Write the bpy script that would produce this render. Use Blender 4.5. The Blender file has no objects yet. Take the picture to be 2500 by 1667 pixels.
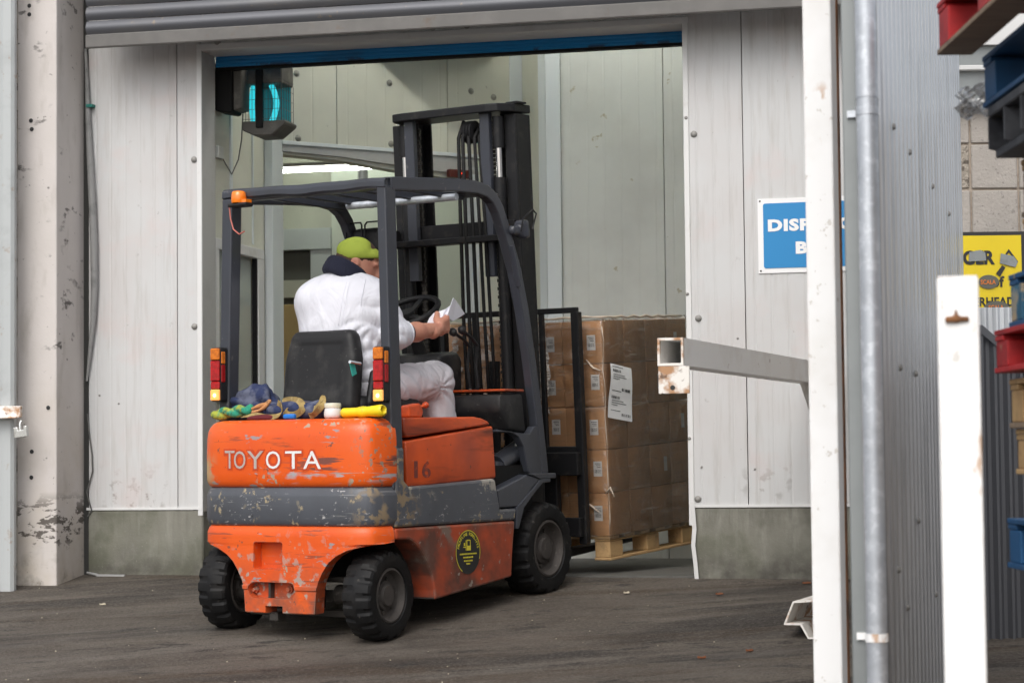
import bpy, bmesh, math, random
import numpy as np
from mathutils import Vector, Matrix
from math import sin, cos, atan, atan2, radians, pi, sqrt
random.seed(7)
scene = bpy.context.scene
COL = scene.collection

# ------------------------------------------------------------------ camera
FPX, CX, CY = 5315.0, 1250.0, 833.5           # focal length and centre in photo pixels
PITCH, ROLL = atan(272/5315.0), 0.0106
CAM = Vector((0, 0, 1.72))
FW = Vector((0, cos(PITCH), sin(PITCH)))
_r0, _u0 = Vector((1, 0, 0)), Vector((0, -sin(PITCH), cos(PITCH)))
RT = _r0*cos(ROLL) - _u0*sin(ROLL)
UP = _u0*cos(ROLL) + _r0*sin(ROLL)
cd = bpy.data.cameras.new('camera')
cd.sensor_width = 36.0
cd.lens = FPX/2500.0*36.0
cd.clip_start, cd.clip_end = 0.1, 500.0
cd.dof.use_dof = True
cd.dof.focus_distance = 10.2
cd.dof.aperture_fstop = 4.5
cam = bpy.data.objects.new('camera', cd)
COL.objects.link(cam)
cam.matrix_world = Matrix(((RT.x, UP.x, -FW.x, CAM.x), (RT.y, UP.y, -FW.y, CAM.y), (RT.z, UP.z, -FW.z, CAM.z), (0, 0, 0, 1)))
scene.camera = cam

# ------------------------------------------------------------------ sky, sun, exposure (bright overcast day)
SUN_DIR = Vector((-0.22, -0.72, 0.82)).normalized()     # towards the sun
w = bpy.data.worlds.new('World'); scene.world = w; w.use_nodes = True
nt = w.node_tree; nt.nodes.clear()
sky = nt.nodes.new('ShaderNodeTexSky'); sky.sky_type = 'NISHITA'; sky.sun_disc = False
sky.sun_elevation = math.asin(SUN_DIR.z); sky.sun_rotation = atan2(SUN_DIR.x, SUN_DIR.y) % (2*pi)
sky.air_density = 1.0; sky.dust_density = 4.0; sky.ozone_density = 1.0
hs = nt.nodes.new('ShaderNodeHueSaturation'); hs.inputs['Saturation'].default_value = 0.30
bg = nt.nodes.new('ShaderNodeBackground'); bg.inputs['Strength'].default_value = 0.15
wo = nt.nodes.new('ShaderNodeOutputWorld')
nt.links.new(sky.outputs[0], hs.inputs['Color']); nt.links.new(hs.outputs[0], bg.inputs['Color']); nt.links.new(bg.outputs[0], wo.inputs['Surface'])
sl = bpy.data.lights.new('sun', 'SUN'); sl.energy = 0.6; sl.angle = radians(50); sl.color = (1.0, 0.97, 0.93)
sun = bpy.data.objects.new('sun', sl); COL.objects.link(sun)
sun.rotation_euler = SUN_DIR.to_track_quat('Z', 'Y').to_euler()
vs = scene.view_settings
vs.view_transform = 'Standard'; vs.look = 'None'; vs.gamma = 1.0; vs.use_curve_mapping = False
vs.exposure = 0.55
scene.render.engine = 'CYCLES'

# ------------------------------------------------------------------ frames
# wall frame: x along the bay wall (right jamb = 0), y into the building, z up
PHI = radians(13.4)
J = Vector((0.92994, 11.18242, 0.0)); JZ = 1.0712
WF = Matrix.Translation(J) @ Matrix.Rotation(-PHI, 4, 'Z')
# truck frame: x forward, y left, z up; rear axle at 0
TH = radians(32.5)
_ef = Vector((sin(TH), cos(TH), 0)); _el = Vector((-cos(TH), sin(TH), 0))
T0 = Vector((-0.548, 9.81, 0)) + _el*0.50
TF = Matrix.Translation(T0) @ Matrix.Rotation(pi/2-TH, 4, 'Z')
IDF = Matrix.Identity(4)
def ray(x, y): return FW + RT*((x-CX)/FPX) - UP*((y-CY)/FPX)
def hit(x, y, p0, n):
    r = ray(x, y); return CAM + r*((p0-CAM).dot(n)/r.dot(n))
def at(x, y, depth):                      # world point seen at a photo pixel, at a given distance
    r = ray(x, y); return CAM + r*(depth/r.y)
WI, TI = WF.inverted(), TF.inverted()
_n = Vector((sin(PHI), cos(PHI), 0)); _d = Vector((cos(PHI), -sin(PHI), 0))
def W(x, y, s=0.0):                       # -> (t, z) on the wall plane pushed s into the building
    p = WI @ hit(x, y, J+_n*s, _n); return (p.x, p.z)
def S(x, y, b=-0.53):                     # -> (a, z) on the truck plane y=b
    p = TI @ hit(x, y, T0+_el*b, _el); return (p.x, p.z)
def RR(x, y, a):                          # -> (b, z) on the truck plane x=a
    p = TI @ hit(x, y, T0+_ef*a, _ef); return (p.y, p.z)
def wground(t, s):                        # ground height in the wall frame: a ramp up to the door, level inside
    if s > 0: return JZ + 0.006
    s = max(s, -13.0)
    return JZ + 0.11374*s - 0.0034*t
def ground_z(x, y):
    p = WI @ Vector((x, y, 0)); return wground(p.x, p.y)

# ------------------------------------------------------------------ mesh building
class MB:
    def __init__(s, xf=None): s.v = []; s.f = []; s.xf = xf
    def add(s, vs, fs):
        o = len(s.v); s.v += [tuple(v) for v in vs]; s.f += [tuple(i+o for i in f) for f in fs]; return s
    def box(s, x0, x1, y0, y1, z0, z1):
        return s.add([(x0,y0,z0),(x1,y0,z0),(x1,y1,z0),(x0,y1,z0),(x0,y0,z1),(x1,y0,z1),(x1,y1,z1),(x0,y1,z1)],
                     [(0,3,2,1),(4,5,6,7),(0,1,5,4),(1,2,6,5),(2,3,7,6),(3,0,4,7)])
    def bar(s, p, q, wx, wy, up=(0,0,1)):     # box beam from p to q
        p, q = Vector(p), Vector(q); d = (q-p).normalized(); u = Vector(up)
        x = d.cross(u)
        if x.length < 1e-4: x = d.cross(Vector((1,0,0)))
        x.normalize(); y = x.cross(d).normalized(); x *= wx/2; y *= wy/2
        vs = [p-x-y, p+x-y, p+x+y, p-x+y, q-x-y, q+x-y, q+x+y, q-x+y]
        return s.add(vs, [(0,3,2,1),(4,5,6,7),(0,1,5,4),(1,2,6,5),(2,3,7,6),(3,0,4,7)])
    def prism(s, poly, ax, lo, hi):           # polygon (u,v) extruded along axis ax from lo to hi
        n = len(poly)
        def P(u, v, h): return {'x': (h,u,v), 'y': (u,h,v), 'z': (u,v,h)}[ax]
        vs = [P(u,v,lo) for u,v in poly]+[P(u,v,hi) for u,v in poly]
        fs = [tuple(range(n)), tuple(range(2*n-1, n-1, -1))]+[(i,(i+1)%n+0,(i+1)%n+n,i+n) for i in range(n)]
        return s.add(vs, fs)
    def tube(s, pts, r, seg=8, caps=True):
        pts = [Vector(p) for p in pts]; rs = r if isinstance(r, (list, tuple)) else [r]*len(pts)
        t = (pts[1]-pts[0]).normalized(); u = t.cross(Vector((0,0,1)))
        if u.length < 1e-3: u = t.cross(Vector((1,0,0)))
        u.normalize(); rings = []
        for i, p in enumerate(pts):
            if i == 0: tt = pts[1]-pts[0]
            elif i == len(pts)-1: tt = pts[-1]-pts[-2]
            else: tt = (pts[i+1]-p).normalized()+(p-pts[i-1]).normalized()
            tt.normalize(); u = (u-tt*u.dot(tt)).normalized(); v = tt.cross(u)
            rings.append([p+u*(rs[i]*cos(2*pi*k/seg))+v*(rs[i]*sin(2*pi*k/seg)) for k in range(seg)])
        vs = [q for R in rings for q in R]; fs = []
        for i in range(len(pts)-1):
            for k in range(seg):
                fs.append((i*seg+k, i*seg+(k+1)%seg, (i+1)*seg+(k+1)%seg, (i+1)*seg+k))
        if caps: fs += [tuple(range(seg-1,-1,-1)), tuple((len(pts)-1)*seg+k for k in range(seg))]
        return s.add(vs, fs)
    def lathe(s, prof, axis, c, seg=32, mod=None):   # prof: (radius, height along axis)
        A = Vector(axis).normalized(); u = A.cross(Vector((0,0,1)))
        if u.length < 1e-3: u = A.cross(Vector((1,0,0)))
        u.normalize(); v = A.cross(u); c = Vector(c); vs = []; fs = []; n = len(prof)
        for j in range(seg):
            th = 2*pi*j/seg
            for i, (r, h) in enumerate(prof):
                if mod: r, h = mod(i, j, r, h)
                vs.append(c+A*h+u*(r*cos(th))+v*(r*sin(th)))
        for j in range(seg):
            for i in range(n-1):
                fs.append((j*n+i, j*n+i+1, ((j+1)%seg)*n+i+1, ((j+1)%seg)*n+i))
        return s.add(vs, fs)
    def grid(s, fn, nu, nv, closed=False):
        vs = [fn(i/(nu-1) if not closed else i/nu, j/(nv-1)) for i in range(nu) for j in range(nv)]; fs = []
        for i in range(nu if closed else nu-1):
            for j in range(nv-1):
                a, b = i*nv+j, ((i+1) % nu)*nv+j; fs.append((a, b, b+1, a+1))
        return s.add(vs, fs)
    def mirror_y(s):
        o = MB(s.xf); o.v = [(x,-y,z) for x,y,z in s.v]; o.f = [tuple(reversed(f)) for f in s.f]; return o
BASE = {}
def finish(name, me, mat, frame, base, parent):
    o = bpy.data.objects.new(name, me); COL.objects.link(o)
    if isinstance(mat, (list, tuple)):
        for m in mat: me.materials.append(m)
    elif mat: me.materials.append(mat)
    if parent: o.parent = parent; BASE[o] = BASE[parent]
    else: o.matrix_world = frame @ Matrix.Translation(base); BASE[o] = (frame, Vector(base))
    return o
def build(mb, name, mat, parent=None, frame=IDF, base=(0,0,0), bevel=0.0, seg=1, smooth=None, fixn=True, mats=None):
    if parent is not None: frame, base = BASE[parent]
    base = Vector(base); xf = mb.xf
    vs = [(xf(Vector(v)) if xf else Vector(v))-base for v in mb.v]
    me = bpy.data.meshes.new(name); me.from_pydata([tuple(v) for v in vs], [], mb.f)
    bm = bmesh.new(); bm.from_mesh(me)
    if fixn: bmesh.ops.recalc_face_normals(bm, faces=bm.faces)
    if bevel > 0:
        es = [e for e in bm.edges if len(e.link_faces) == 2 and e.calc_face_angle(0) > 0.6]
        bmesh.ops.bevel(bm, geom=es, offset=bevel, segments=seg, affect='EDGES', clamp_overlap=True, profile=0.5)
    bm.to_mesh(me); bm.free()
    if smooth is not None:
        me.polygons.foreach_set('use_smooth', [True]*len(me.polygons))
        if smooth < 3.1: me.set_sharp_from_angle(angle=smooth)
    if mats: me.polygons.foreach_set('material_index', mats)
    return finish(name, me, mat, frame, base, parent)
def tag(o, label=None, cat=None, group=None, kind=None):
    if label: o['label'] = label
    if cat: o['category'] = cat
    if group: o['group'] = group
    if kind: o['kind'] = kind
    return o
def thing(name, label, cat, frame=IDF, base=(0,0,0), group=None):
    o = bpy.data.objects.new(name, None); COL.objects.link(o); o.empty_display_size = 0.1
    o.matrix_world = frame @ Matrix.Translation(Vector(base)); BASE[o] = (frame, Vector(base))
    return tag(o, label, cat, group, 'thing')
def share(name, me, parent, loc, rot=None, scale=None):   # another piece that uses the same mesh data
    o = bpy.data.objects.new(name, me); COL.objects.link(o); o.parent = parent; BASE[o] = BASE.get(parent)
    o.location = loc
    if rot: o.rotation_euler = rot
    if scale: o.scale = scale
    return o
def cut(o, cutters):                                     # boolean difference, applied at once
    dg = None
    for c in cutters:
        co = build(c, 'cutter', None)
        co.matrix_world = (o.parent.matrix_world if o.parent else Matrix.Identity(4)) if o.parent else o.matrix_world
        m = o.modifiers.new('b', 'BOOLEAN'); m.object = co; m.solver = 'EXACT'; m.operation = 'DIFFERENCE'
        bpy.context.view_layer.update()
        dg = bpy.context.evaluated_depsgraph_get()
        me = bpy.data.meshes.new_from_object(o.evaluated_get(dg)); o.modifiers.clear()
        o.data = me; bpy.data.objects.remove(co)
def text_mesh(body, size, bold=0.0, align='CENTER', extrude=0.0, spacing=1.0):
    cu = bpy.data.curves.new('t', 'FONT'); cu.body = body; cu.size = size; cu.align_x = align; cu.align_y = 'CENTER'
    cu.offset = bold; cu.extrude = extrude; cu.resolution_u = 3; cu.space_character = spacing
    ob = bpy.data.objects.new('t', cu); COL.objects.link(ob)
    bpy.context.view_layer.update(); dg = bpy.context.evaluated_depsgraph_get()
    me = bpy.data.meshes.new_from_object(ob.evaluated_get(dg))
    mb = MB(); mb.v = [tuple(v.co) for v in me.vertices]; mb.f = [tuple(p.vertices) for p in me.polygons]
    bpy.data.objects.remove(ob); bpy.data.curves.remove(cu); bpy.data.meshes.remove(me)
    return mb
def mapped(mb, fn):
    o = MB(); o.v = [tuple(fn(*v)) for v in mb.v]; o.f = mb.f; return o

# ------------------------------------------------------------------ signed distance shapes -> mesh (surface nets)
def vnorm(a): return np.sqrt((a*a).sum(-1))
def cap(P, a, b, ra, rb):
    a, b = np.array(a), np.array(b); ba = b-a; pa = P-a
    h = np.clip((pa@ba)/(ba@ba), 0, 1); return vnorm(pa-h[..., None]*ba)-(ra+(rb-ra)*h)
def ell(P, c, r, rot=None):
    q = P-np.array(c)
    if rot is not None: q = q@rot
    r = np.array(r); k0 = vnorm(q/r); k1 = vnorm(q/(r*r))+1e-9; return k0*(k0-1)/k1
def rbox(P, c, h, r, rot=None):
    q = P-np.array(c)
    if rot is not None: q = q@rot
    q = np.abs(q)-(np.array(h)-r); return vnorm(np.maximum(q, 0))+np.minimum(q.max(-1), 0)-r
def smin(a, b, k):
    h = np.clip(0.5+0.5*(b-a)/k, 0, 1); return b*(1-h)+a*h-k*h*(1-h)
def rot3(ax, deg):
    return np.array(Matrix.Rotation(radians(deg), 3, ax))
def nets(fn, lo, hi, res):
    lo, hi = np.array(lo, float), np.array(hi, float); n = np.maximum(np.ceil((hi-lo)/res).astype(int)+1, 3)
    ax = [lo[i]+res*np.arange(n[i]) for i in range(3)]
    P = np.stack(np.meshgrid(*ax, indexing='ij'), -1); V = fn(P)
    nx, ny, nz = n; ins = V < 0; m = np.array(n)-1
    acc = np.zeros((*m, 3)); cnt = np.zeros(tuple(m))
    offs = [(i, j, k) for i in (0, 1) for j in (0, 1) for k in (0, 1)]
    sl = lambda o: tuple(slice(o[i], o[i]+m[i]) for i in range(3))
    for o in offs:
        for axx in range(3):
            if o[axx] == 1: continue
            o2 = list(o); o2[axx] = 1
            A, B = V[sl(o)], V[sl(o2)]; cr = (A < 0) != (B < 0)
            t = np.where(cr, A/np.where(cr, A-B, 1), 0)
            for q in range(3):
                acc[..., q] += np.where(cr, (t if q == axx else o[q]), 0)
            cnt += cr
    ok = cnt > 0; idx = -np.ones(tuple(m), int); idx[ok] = np.arange(ok.sum())
    cell = np.stack(np.nonzero(ok), -1)
    vs = lo+res*(cell+acc[ok]/cnt[ok][:, None]); fs = []
    for axx in range(3):
        u, v = (axx+1) % 3, (axx+2) % 3
        s0 = [slice(1, m[i]) for i in range(3)]; s0[axx] = slice(0, m[axx]); s1 = list(s0); s1[axx] = slice(1, m[axx]+1)
        A, B = ins[tuple(s0)], ins[tuple(s1)]; ch = np.stack(np.nonzero(A != B), -1)
        if not len(ch): continue
        c = ch.copy(); c[:, u] += 1; c[:, v] += 1; flip = B[tuple(ch.T)]
        def I(du, dv):
            d = c.copy(); d[:, u] -= du; d[:, v] -= dv; return idx[tuple(d.T)]
        q = np.stack([I(1, 1), I(0, 1), I(0, 0), I(1, 0)], -1)
        q[flip] = q[flip][:, ::-1]; fs.append(q)
    mb = MB(); mb.v = [tuple(p) for p in vs]; mb.f = [tuple(int(i) for i in f) for f in np.concatenate(fs)] if fs else []
    return mb
def wob(P, sc, seed=0):                     # cheap smooth 3-d wobble in -1..1
    r = np.random.RandomState(seed); o = 0
    for k in range(5):
        d = r.randn(3); d /= np.linalg.norm(d); o = o+np.sin((P@d)*sc*(0.7+0.8*r.rand())+r.rand()*6.28)
    return o/3.0
# ------------------------------------------------------------------ materials
def new_mat(name):
    m = bpy.data.materials.new(name); m.use_nodes = True; nt = m.node_tree
    b = nt.nodes['Principled BSDF']; return m, nt, b
def vec(nt, stretch=(1,1,1), rnd=True, rot=0.0):
    tc = nt.nodes.new('ShaderNodeTexCoord'); mp = nt.nodes.new('ShaderNodeMapping'); mp.inputs['Scale'].default_value = stretch
    if rot:
        vr = nt.nodes.new('ShaderNodeVectorRotate'); vr.rotation_type = 'Z_AXIS'; vr.inputs['Angle'].default_value = rot
        nt.links.new(tc.outputs['Object'], vr.inputs['Vector']); nt.links.new(vr.outputs[0], mp.inputs['Vector'])
    else: nt.links.new(tc.outputs['Object'], mp.inputs['Vector'])
    if rnd:
        oi = nt.nodes.new('ShaderNodeObjectInfo'); ml = nt.nodes.new('ShaderNodeMath'); ml.operation = 'MULTIPLY'; ml.inputs[1].default_value = 37.0
        nt.links.new(oi.outputs['Random'], ml.inputs[0]); nt.links.new(ml.outputs[0], mp.inputs['Location'])
    return mp.outputs[0]
def noise(nt, sc, stretch=(1,1,1), detail=5.0, rough=0.6, dist=0.0, rnd=True, rot=0.0):
    n = nt.nodes.new('ShaderNodeTexNoise'); n.inputs['Scale'].default_value = sc; n.inputs['Detail'].default_value = detail
    n.inputs['Roughness'].default_value = rough; n.inputs['Distortion'].default_value = dist
    nt.links.new(vec(nt, stretch, rnd, rot), n.inputs['Vector']); return n.outputs['Fac']
def ramp(nt, fac, lo, hi, a=0.0, b=1.0):
    r = nt.nodes.new('ShaderNodeMapRange'); r.inputs['From Min'].default_value = lo; r.inputs['From Max'].default_value = hi
    r.inputs['To Min'].default_value = a; r.inputs['To Max'].default_value = b
    nt.links.new(fac, r.inputs['Value']); return r.outputs[0]
def mul(nt, a, b, op='MULTIPLY'):
    m = nt.nodes.new('ShaderNodeMath'); m.operation = op
    for i, q in enumerate((a, b)):
        if isinstance(q, (int, float)): m.inputs[i].default_value = q
        else: nt.links.new(q, m.inputs[i])
    return m.outputs[0]
def mixc(nt, fac, a, b):
    m = nt.nodes.new('ShaderNodeMix'); m.data_type = 'RGBA'
    if isinstance(fac, (int, float)): m.inputs[0].default_value = fac
    else: nt.links.new(fac, m.inputs[0])
    for i, q in ((6, a), (7, b)):
        if isinstance(q, tuple): m.inputs[i].default_value = (*q[:3], 1)
        else: nt.links.new(q, m.inputs[i])
    return m.outputs[2]
def axis(nt, ax, lo, hi, a=0.0, b=1.0):
    tc = nt.nodes.new('ShaderNodeTexCoord'); sp = nt.nodes.new('ShaderNodeSeparateXYZ'); nt.links.new(tc.outputs['Object'], sp.inputs[0])
    return ramp(nt, sp.outputs['XYZ'.index(ax)], lo, hi, a, b)
# layers: (colour, noise scale, lo, hi, strength, options) options: stretch, mask=(axis, lo, hi), detail, rough
def mat(name, base, rough=0.6, metal=0.0, layers=(), bump=None, var=None, spec=0.5, coat=0.0, rvar=0.0, edge=None, **kw):
    m, nt, b = new_mat(name); col = tuple(base)
    if var:                                 # (colour, scale, stretch)
        col = mixc(nt, ramp(nt, noise(nt, var[1], var[2] if len(var) > 2 else (1,1,1), 4), 0.3, 0.7), col, var[0])
    rg = None
    for L in layers:
        c, sc, lo, hi, st = L[:5]; op = L[5] if len(L) > 5 else {}
        f = ramp(nt, noise(nt, sc, op.get('stretch', (1,1,1)), op.get('detail', 4.0), op.get('rough', 0.62), op.get('dist', 0.0)), lo, hi)
        if 'n2' in op:                      # second noise keeps the marks in patches
            f = mul(nt, f, ramp(nt, noise(nt, op['n2'][0], (1,1,1), 3), op['n2'][1], op['n2'][2]))
        for mk in ([op['mask']] if 'mask' in op else [])+list(op.get('masks', [])):
            f = mul(nt, f, axis(nt, *mk))
        f = mul(nt, f, st); col = mixc(nt, f, col, c)
        if 'r' in op:
            rg = mixc(nt, f, (rough,)*3 if rg is None else rg, (op['r'],)*3)
    if edge:                                # (colour, radius, amount): paint rubbed off along real edges
        bv = nt.nodes.new('ShaderNodeBevel'); bv.samples = 4; bv.inputs['Radius'].default_value = edge[1]
        ge = nt.nodes.new('ShaderNodeNewGeometry'); dp = nt.nodes.new('ShaderNodeVectorMath'); dp.operation = 'DOT_PRODUCT'
        nt.links.new(bv.outputs[0], dp.inputs[0]); nt.links.new(ge.outputs['Normal'], dp.inputs[1])
        f = mul(nt, ramp(nt, dp.outputs['Value'], .995, .90), ramp(nt, noise(nt, 16.0, (1,1,1), 4), .44, .56)); f = mul(nt, f, edge[2])
        col = mixc(nt, f, col, edge[0])
    if isinstance(col, tuple): b.inputs['Base Color'].default_value = (*col, 1)
    else: nt.links.new(col, b.inputs['Base Color'])
    if rg is not None: nt.links.new(rg, b.inputs['Roughness'])
    elif rvar: nt.links.new(ramp(nt, noise(nt, 6.0), 0.3, 0.7, rough-rvar, rough+rvar), b.inputs['Roughness'])
    else: b.inputs['Roughness'].default_value = rough
    b.inputs['Metallic'].default_value = metal; b.inputs['Specular IOR Level'].default_value = spec
    if coat: b.inputs['Coat Weight'].default_value = coat; b.inputs['Coat Roughness'].default_value = 0.12
    if bump:                                # (scale, strength, distance, stretch)
        bp = nt.nodes.new('ShaderNodeBump'); bp.inputs['Strength'].default_value = bump[1]; bp.inputs['Distance'].default_value = bump[2]
        nt.links.new(noise(nt, bump[0], bump[3] if len(bump) > 3 else (1,1,1), 6), bp.inputs['Height']); nt.links.new(bp.outputs[0], b.inputs['Normal'])
    return m
def emit(name, col, st):
    m, nt, b = new_mat(name); b.inputs['Base Color'].default_value = (*col, 1)
    b.inputs['Emission Color'].default_value = (*col, 1); b.inputs['Emission Strength'].default_value = st; return m
M = {}
# ground
def asphalt():
    m, nt, b = new_mat('asphalt'); R1 = -0.42
    c = mixc(nt, ramp(nt, noise(nt, 0.9, (1,1,1), 6, 0.65, rnd=False), 0.32, 0.68), (0.062,0.050,0.040), (0.122,0.103,0.084))
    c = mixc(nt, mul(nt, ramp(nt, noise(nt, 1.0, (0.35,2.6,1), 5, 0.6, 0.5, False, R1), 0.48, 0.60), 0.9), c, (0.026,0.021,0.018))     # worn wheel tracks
    c = mixc(nt, mul(nt, ramp(nt, noise(nt, 1.9, (0.30,2.4,1), 5, 0.7, 0.3, False, R1+.12), 0.53, 0.64), 0.7), c, (0.055,0.036,0.021))
    c = mixc(nt, mul(nt, ramp(nt, noise(nt, 1.3, (0.4,2.0,1), 5, 0.7, 0.3, False, R1-.1), 0.54, 0.68), 0.7), c, (0.145,0.128,0.110))
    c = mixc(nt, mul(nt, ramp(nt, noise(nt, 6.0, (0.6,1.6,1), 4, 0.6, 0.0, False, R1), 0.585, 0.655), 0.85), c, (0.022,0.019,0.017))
    c = mixc(nt, mul(nt, ramp(nt, noise(nt, 62.0, (1,1,1), 3, 0.8), 0.48, 0.64), 0.5), c, (0.175,0.158,0.138))
    c = mixc(nt, mul(nt, ramp(nt, noise(nt, 58.0, (1,1,1), 3, 0.75), 0.56, 0.66), 0.7), c, (0.022,0.020,0.018))
    c = mixc(nt, mul(nt, ramp(nt, noise(nt, 80.0, (1,1,1), 2), 0.72, 0.76), 0.8), c, (0.27,0.24,0.20))
    nt.links.new(c, b.inputs['Base Color'])
    nt.links.new(ramp(nt, noise(nt, 1.6, (0.4,2.2,1), 5, 0.6, 0.3, False, R1), 0.40, 0.66, 0.85, 0.48), b.inputs['Roughness'])
    b.inputs['Specular IOR Level'].default_value = 0.35
    bp = nt.nodes.new('ShaderNodeBump'); bp.inputs['Strength'].default_value = 1.0; bp.inputs['Distance'].default_value = 0.012
    nt.links.new(noise(nt, 65.0, (1,1,1), 4, 0.75), bp.inputs['Height']); nt.links.new(bp.outputs[0], b.inputs['Normal'])
    return m
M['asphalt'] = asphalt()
M['floor'] = mat('interior_concrete', (0.10,0.098,0.09), 0.55, layers=[((0.04,0.037,0.033), 2.0, .45, .7, .8), ((0.17,0.165,0.15), 30, .55, .7, .4)], bump=(60,.2,.003))
M['plinth'] = mat('plinth_concrete', (0.225,0.220,0.185), 0.9, var=((0.155,0.152,0.126), 3.0), bump=(70,.5,.004), layers=[
    ((0.31,0.31,0.27), 9, .5, .75, .6, {'stretch':(2,2,.5)}), ((0.10,0.095,0.08), 4, .50, .68, .75), ((0.07,0.065,0.055), 6, .32, .6, .9, {'mask':('Z',.20,.03)}), ((0.09,0.085,0.07), 9, .5, .7, .6, {'stretch':(3,3,.3), 'mask':('Z',.2,.36)}), ((0.13,0.14,0.09), 2.0, .5,.7,.5), ((.4,.39,.35),120,.64,.72,.4)])
M['pillar'] = mat('pillar_concrete', (0.60,0.56,0.535), 0.9, var=((0.54,0.505,0.475), 2.5), bump=(45,.35,.003), layers=[
    ((0.34,0.31,0.27), 7, .55, .75, .6, {'stretch':(1,1,.3)}), ((0.42,0.36,0.27), 2.2, .45, .7, .7, {'mask':('Z',1.5,.2)}),
    ((0.05,0.045,0.04), 8, .60, .66, .85, {'n2':(2.6,.50,.6), 'stretch':(1,1,1.8)}), ((0.16,0.145,0.12), 10, .5, .7, .9, {'mask':('Z',.35,.1)}),
    ((0.12,0.11,0.1), 30, .68, .72, .8), ((0.07,0.06,0.05), 9, .54, .58, .9, {'stretch':(1,1,2.5), 'masks':[('Z',.30,.36),('Z',.62,.52)]})])
M['pillar_side'] = mat('pillar_side_concrete', (0.29,0.262,0.225), 0.92, var=((0.24,0.225,0.19), 3, (1,1,.4)), bump=(45,.35,.003), layers=[
    ((0.12,0.105,0.09), 6, .55, .7, .7, {'stretch':(1.5,1.5,.35)}), ((0.05,0.045,0.04), 5, .35, .65, .9, {'mask':('Z',.45,.0)}), ((0.1,0.09,0.08), 25, .68,.72,.8)])
panel_layers = [((0.50,0.45,0.43), 1.4, .45, .75, .55), ((0.38,0.36,0.33), 9, .52, .72, .42, {'stretch':(3,3,.25)}), ((0.33,0.30,0.27), 7, .5, .72, .6, {'stretch':(2,2,.4), 'mask':('Z',2.55,2.95)}), ((0.17,0.155,0.135), 12, .55, .62, .8, {'mask':('Z',.62,.40), 'n2':(3,.48,.58)}),
    ((0.58,0.47,0.45), 3.0, .55, .75, .5), ((0.20,0.18,0.16), 14, .68, .73, .7, {'n2':(3,.5,.6)}), ((0.28,0.26,0.23), 8, .45, .7, .8, {'mask':('Z',.16,.0)}), ((0.25,0.24,0.22), 40, .73,.76,.6)]
M['panel'] = mat('white_panel', (0.545,0.548,0.545), 0.45, layers=panel_layers, bump=(3,.05,.01))
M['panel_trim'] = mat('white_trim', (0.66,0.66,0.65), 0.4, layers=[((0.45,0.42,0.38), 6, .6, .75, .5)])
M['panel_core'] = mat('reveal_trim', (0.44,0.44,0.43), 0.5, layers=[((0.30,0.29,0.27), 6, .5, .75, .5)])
M['dark_joint'] = mat('dark_joint', (0.03,0.03,0.028), 0.9)
M['in_bolt'] = mat('interior_bolt', (0.30,0.295,0.26), 0.6)
M['bolt'] = mat('grey_bolt', (0.27,0.262,0.245), 0.6, 0.2)
M['shutter'] = mat('galvanised_slats', (0.105,0.108,0.12), 0.45, 0.3, layers=[((0.15,0.14,0.13), 3, .5, .75, .7, {'stretch':(.5,2,2)}), ((0.2,0.16,0.12), 16, .66, .72, .8)], bump=(25,.1,.002))
M['shutter_rail'] = mat('shutter_rail', (0.125,0.12,0.113), 0.6, 0.2, layers=[((0.12,0.08,0.05), 9, .58, .68, .9, {'n2':(2,.45,.6)}), ((0.18,0.17,0.16), 4, .45,.7,.6)])
M['blue_door'] = mat('blue_door', (0.010,0.21,0.50), 0.4, layers=[((0.02,0.05,0.10), 4, .5, .75, .7, {'stretch':(.6,2,2)}), ((0.03,0.02,0.015), 6, .54, .58, .9, {'mask':('Z',.045,.02), 'n2':(1.2,.5,.55)})])
M['black'] = mat('black_rubber', (0.008,0.008,0.008), 0.7, spec=.25)
M['blackmetal'] = mat('black_metal', (0.010,0.010,0.011), 0.40, 0.0, spec=.3, layers=[((0.035,0.031,0.028), 18, .56, .72, .7), ((0.14,0.13,0.12), 40, .7, .74, .8, {'n2':(4,.5,.6)})], bump=(30,.08,.002))
M['blackplastic'] = mat('black_plastic', (0.014,0.014,0.015), 0.5, spec=.3, layers=[((0.045,0.043,0.041), 9, .5, .72, .7), ((.12,.115,.11), 45, .66,.72,.5)], bump=(90,.1,.001))
M['guard'] = mat('guard_paint', (0.040,0.044,0.056), 0.32, spec=.45, layers=[((0.15,0.145,0.14), 22, .66, .70, .8, {'n2':(5,.5,.6)}), ((0.035,0.036,0.04), 4, .4, .7, .7), ((0.33,0.31,0.29), 60, .73, .76, .8)], bump=(9,.06,.004))
M['stripe'] = mat('grey_stripe', (0.078,0.084,0.098), 0.38, edge=((0.24,0.21,0.16), .008, .6), layers=[((0.05,0.052,0.058), 3, .4, .7, .6), ((0.33,0.27,0.17), 26, .565, .60, .95, {'n2':(4.6,.55,.60), 'r':.8}), ((0.36,0.28,0.17), 12, .60, .625, .95, {'n2':(2.2,.56,.60), 'r':.8}), ((0.20,0.20,0.20), 10, .64, .66, .7, {'stretch':(.25,.25,5)}), ((0.42,0.41,0.40), 34, .62, .64, .9, {'stretch':(1,1,2.2), 'r':.7, 'n2':(5,.52,.58)}), ((0.03,0.03,0.03), 14, .66, .7, .7), ((0.24,0.18,0.11), 20, .48, .54, .95, {'masks':[('Y',-.40,-.50),('X',-.20,-.32)], 'n2':(5,.44,.53), 'r':.85}), ((0.28,0.26,0.21), 22, .52, .56, .9, {'masks':[('Z',.61,.655),('X',-.4,-.3)], 'n2':(4,.52,.58), 'r':.8}), ((0.32,0.30,0.26), 14, .52, .56, .9, {'masks':[('Z',.64,.67),('X',.2,.3)], 'r':.8})], bump=(8,.06,.004))
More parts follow.
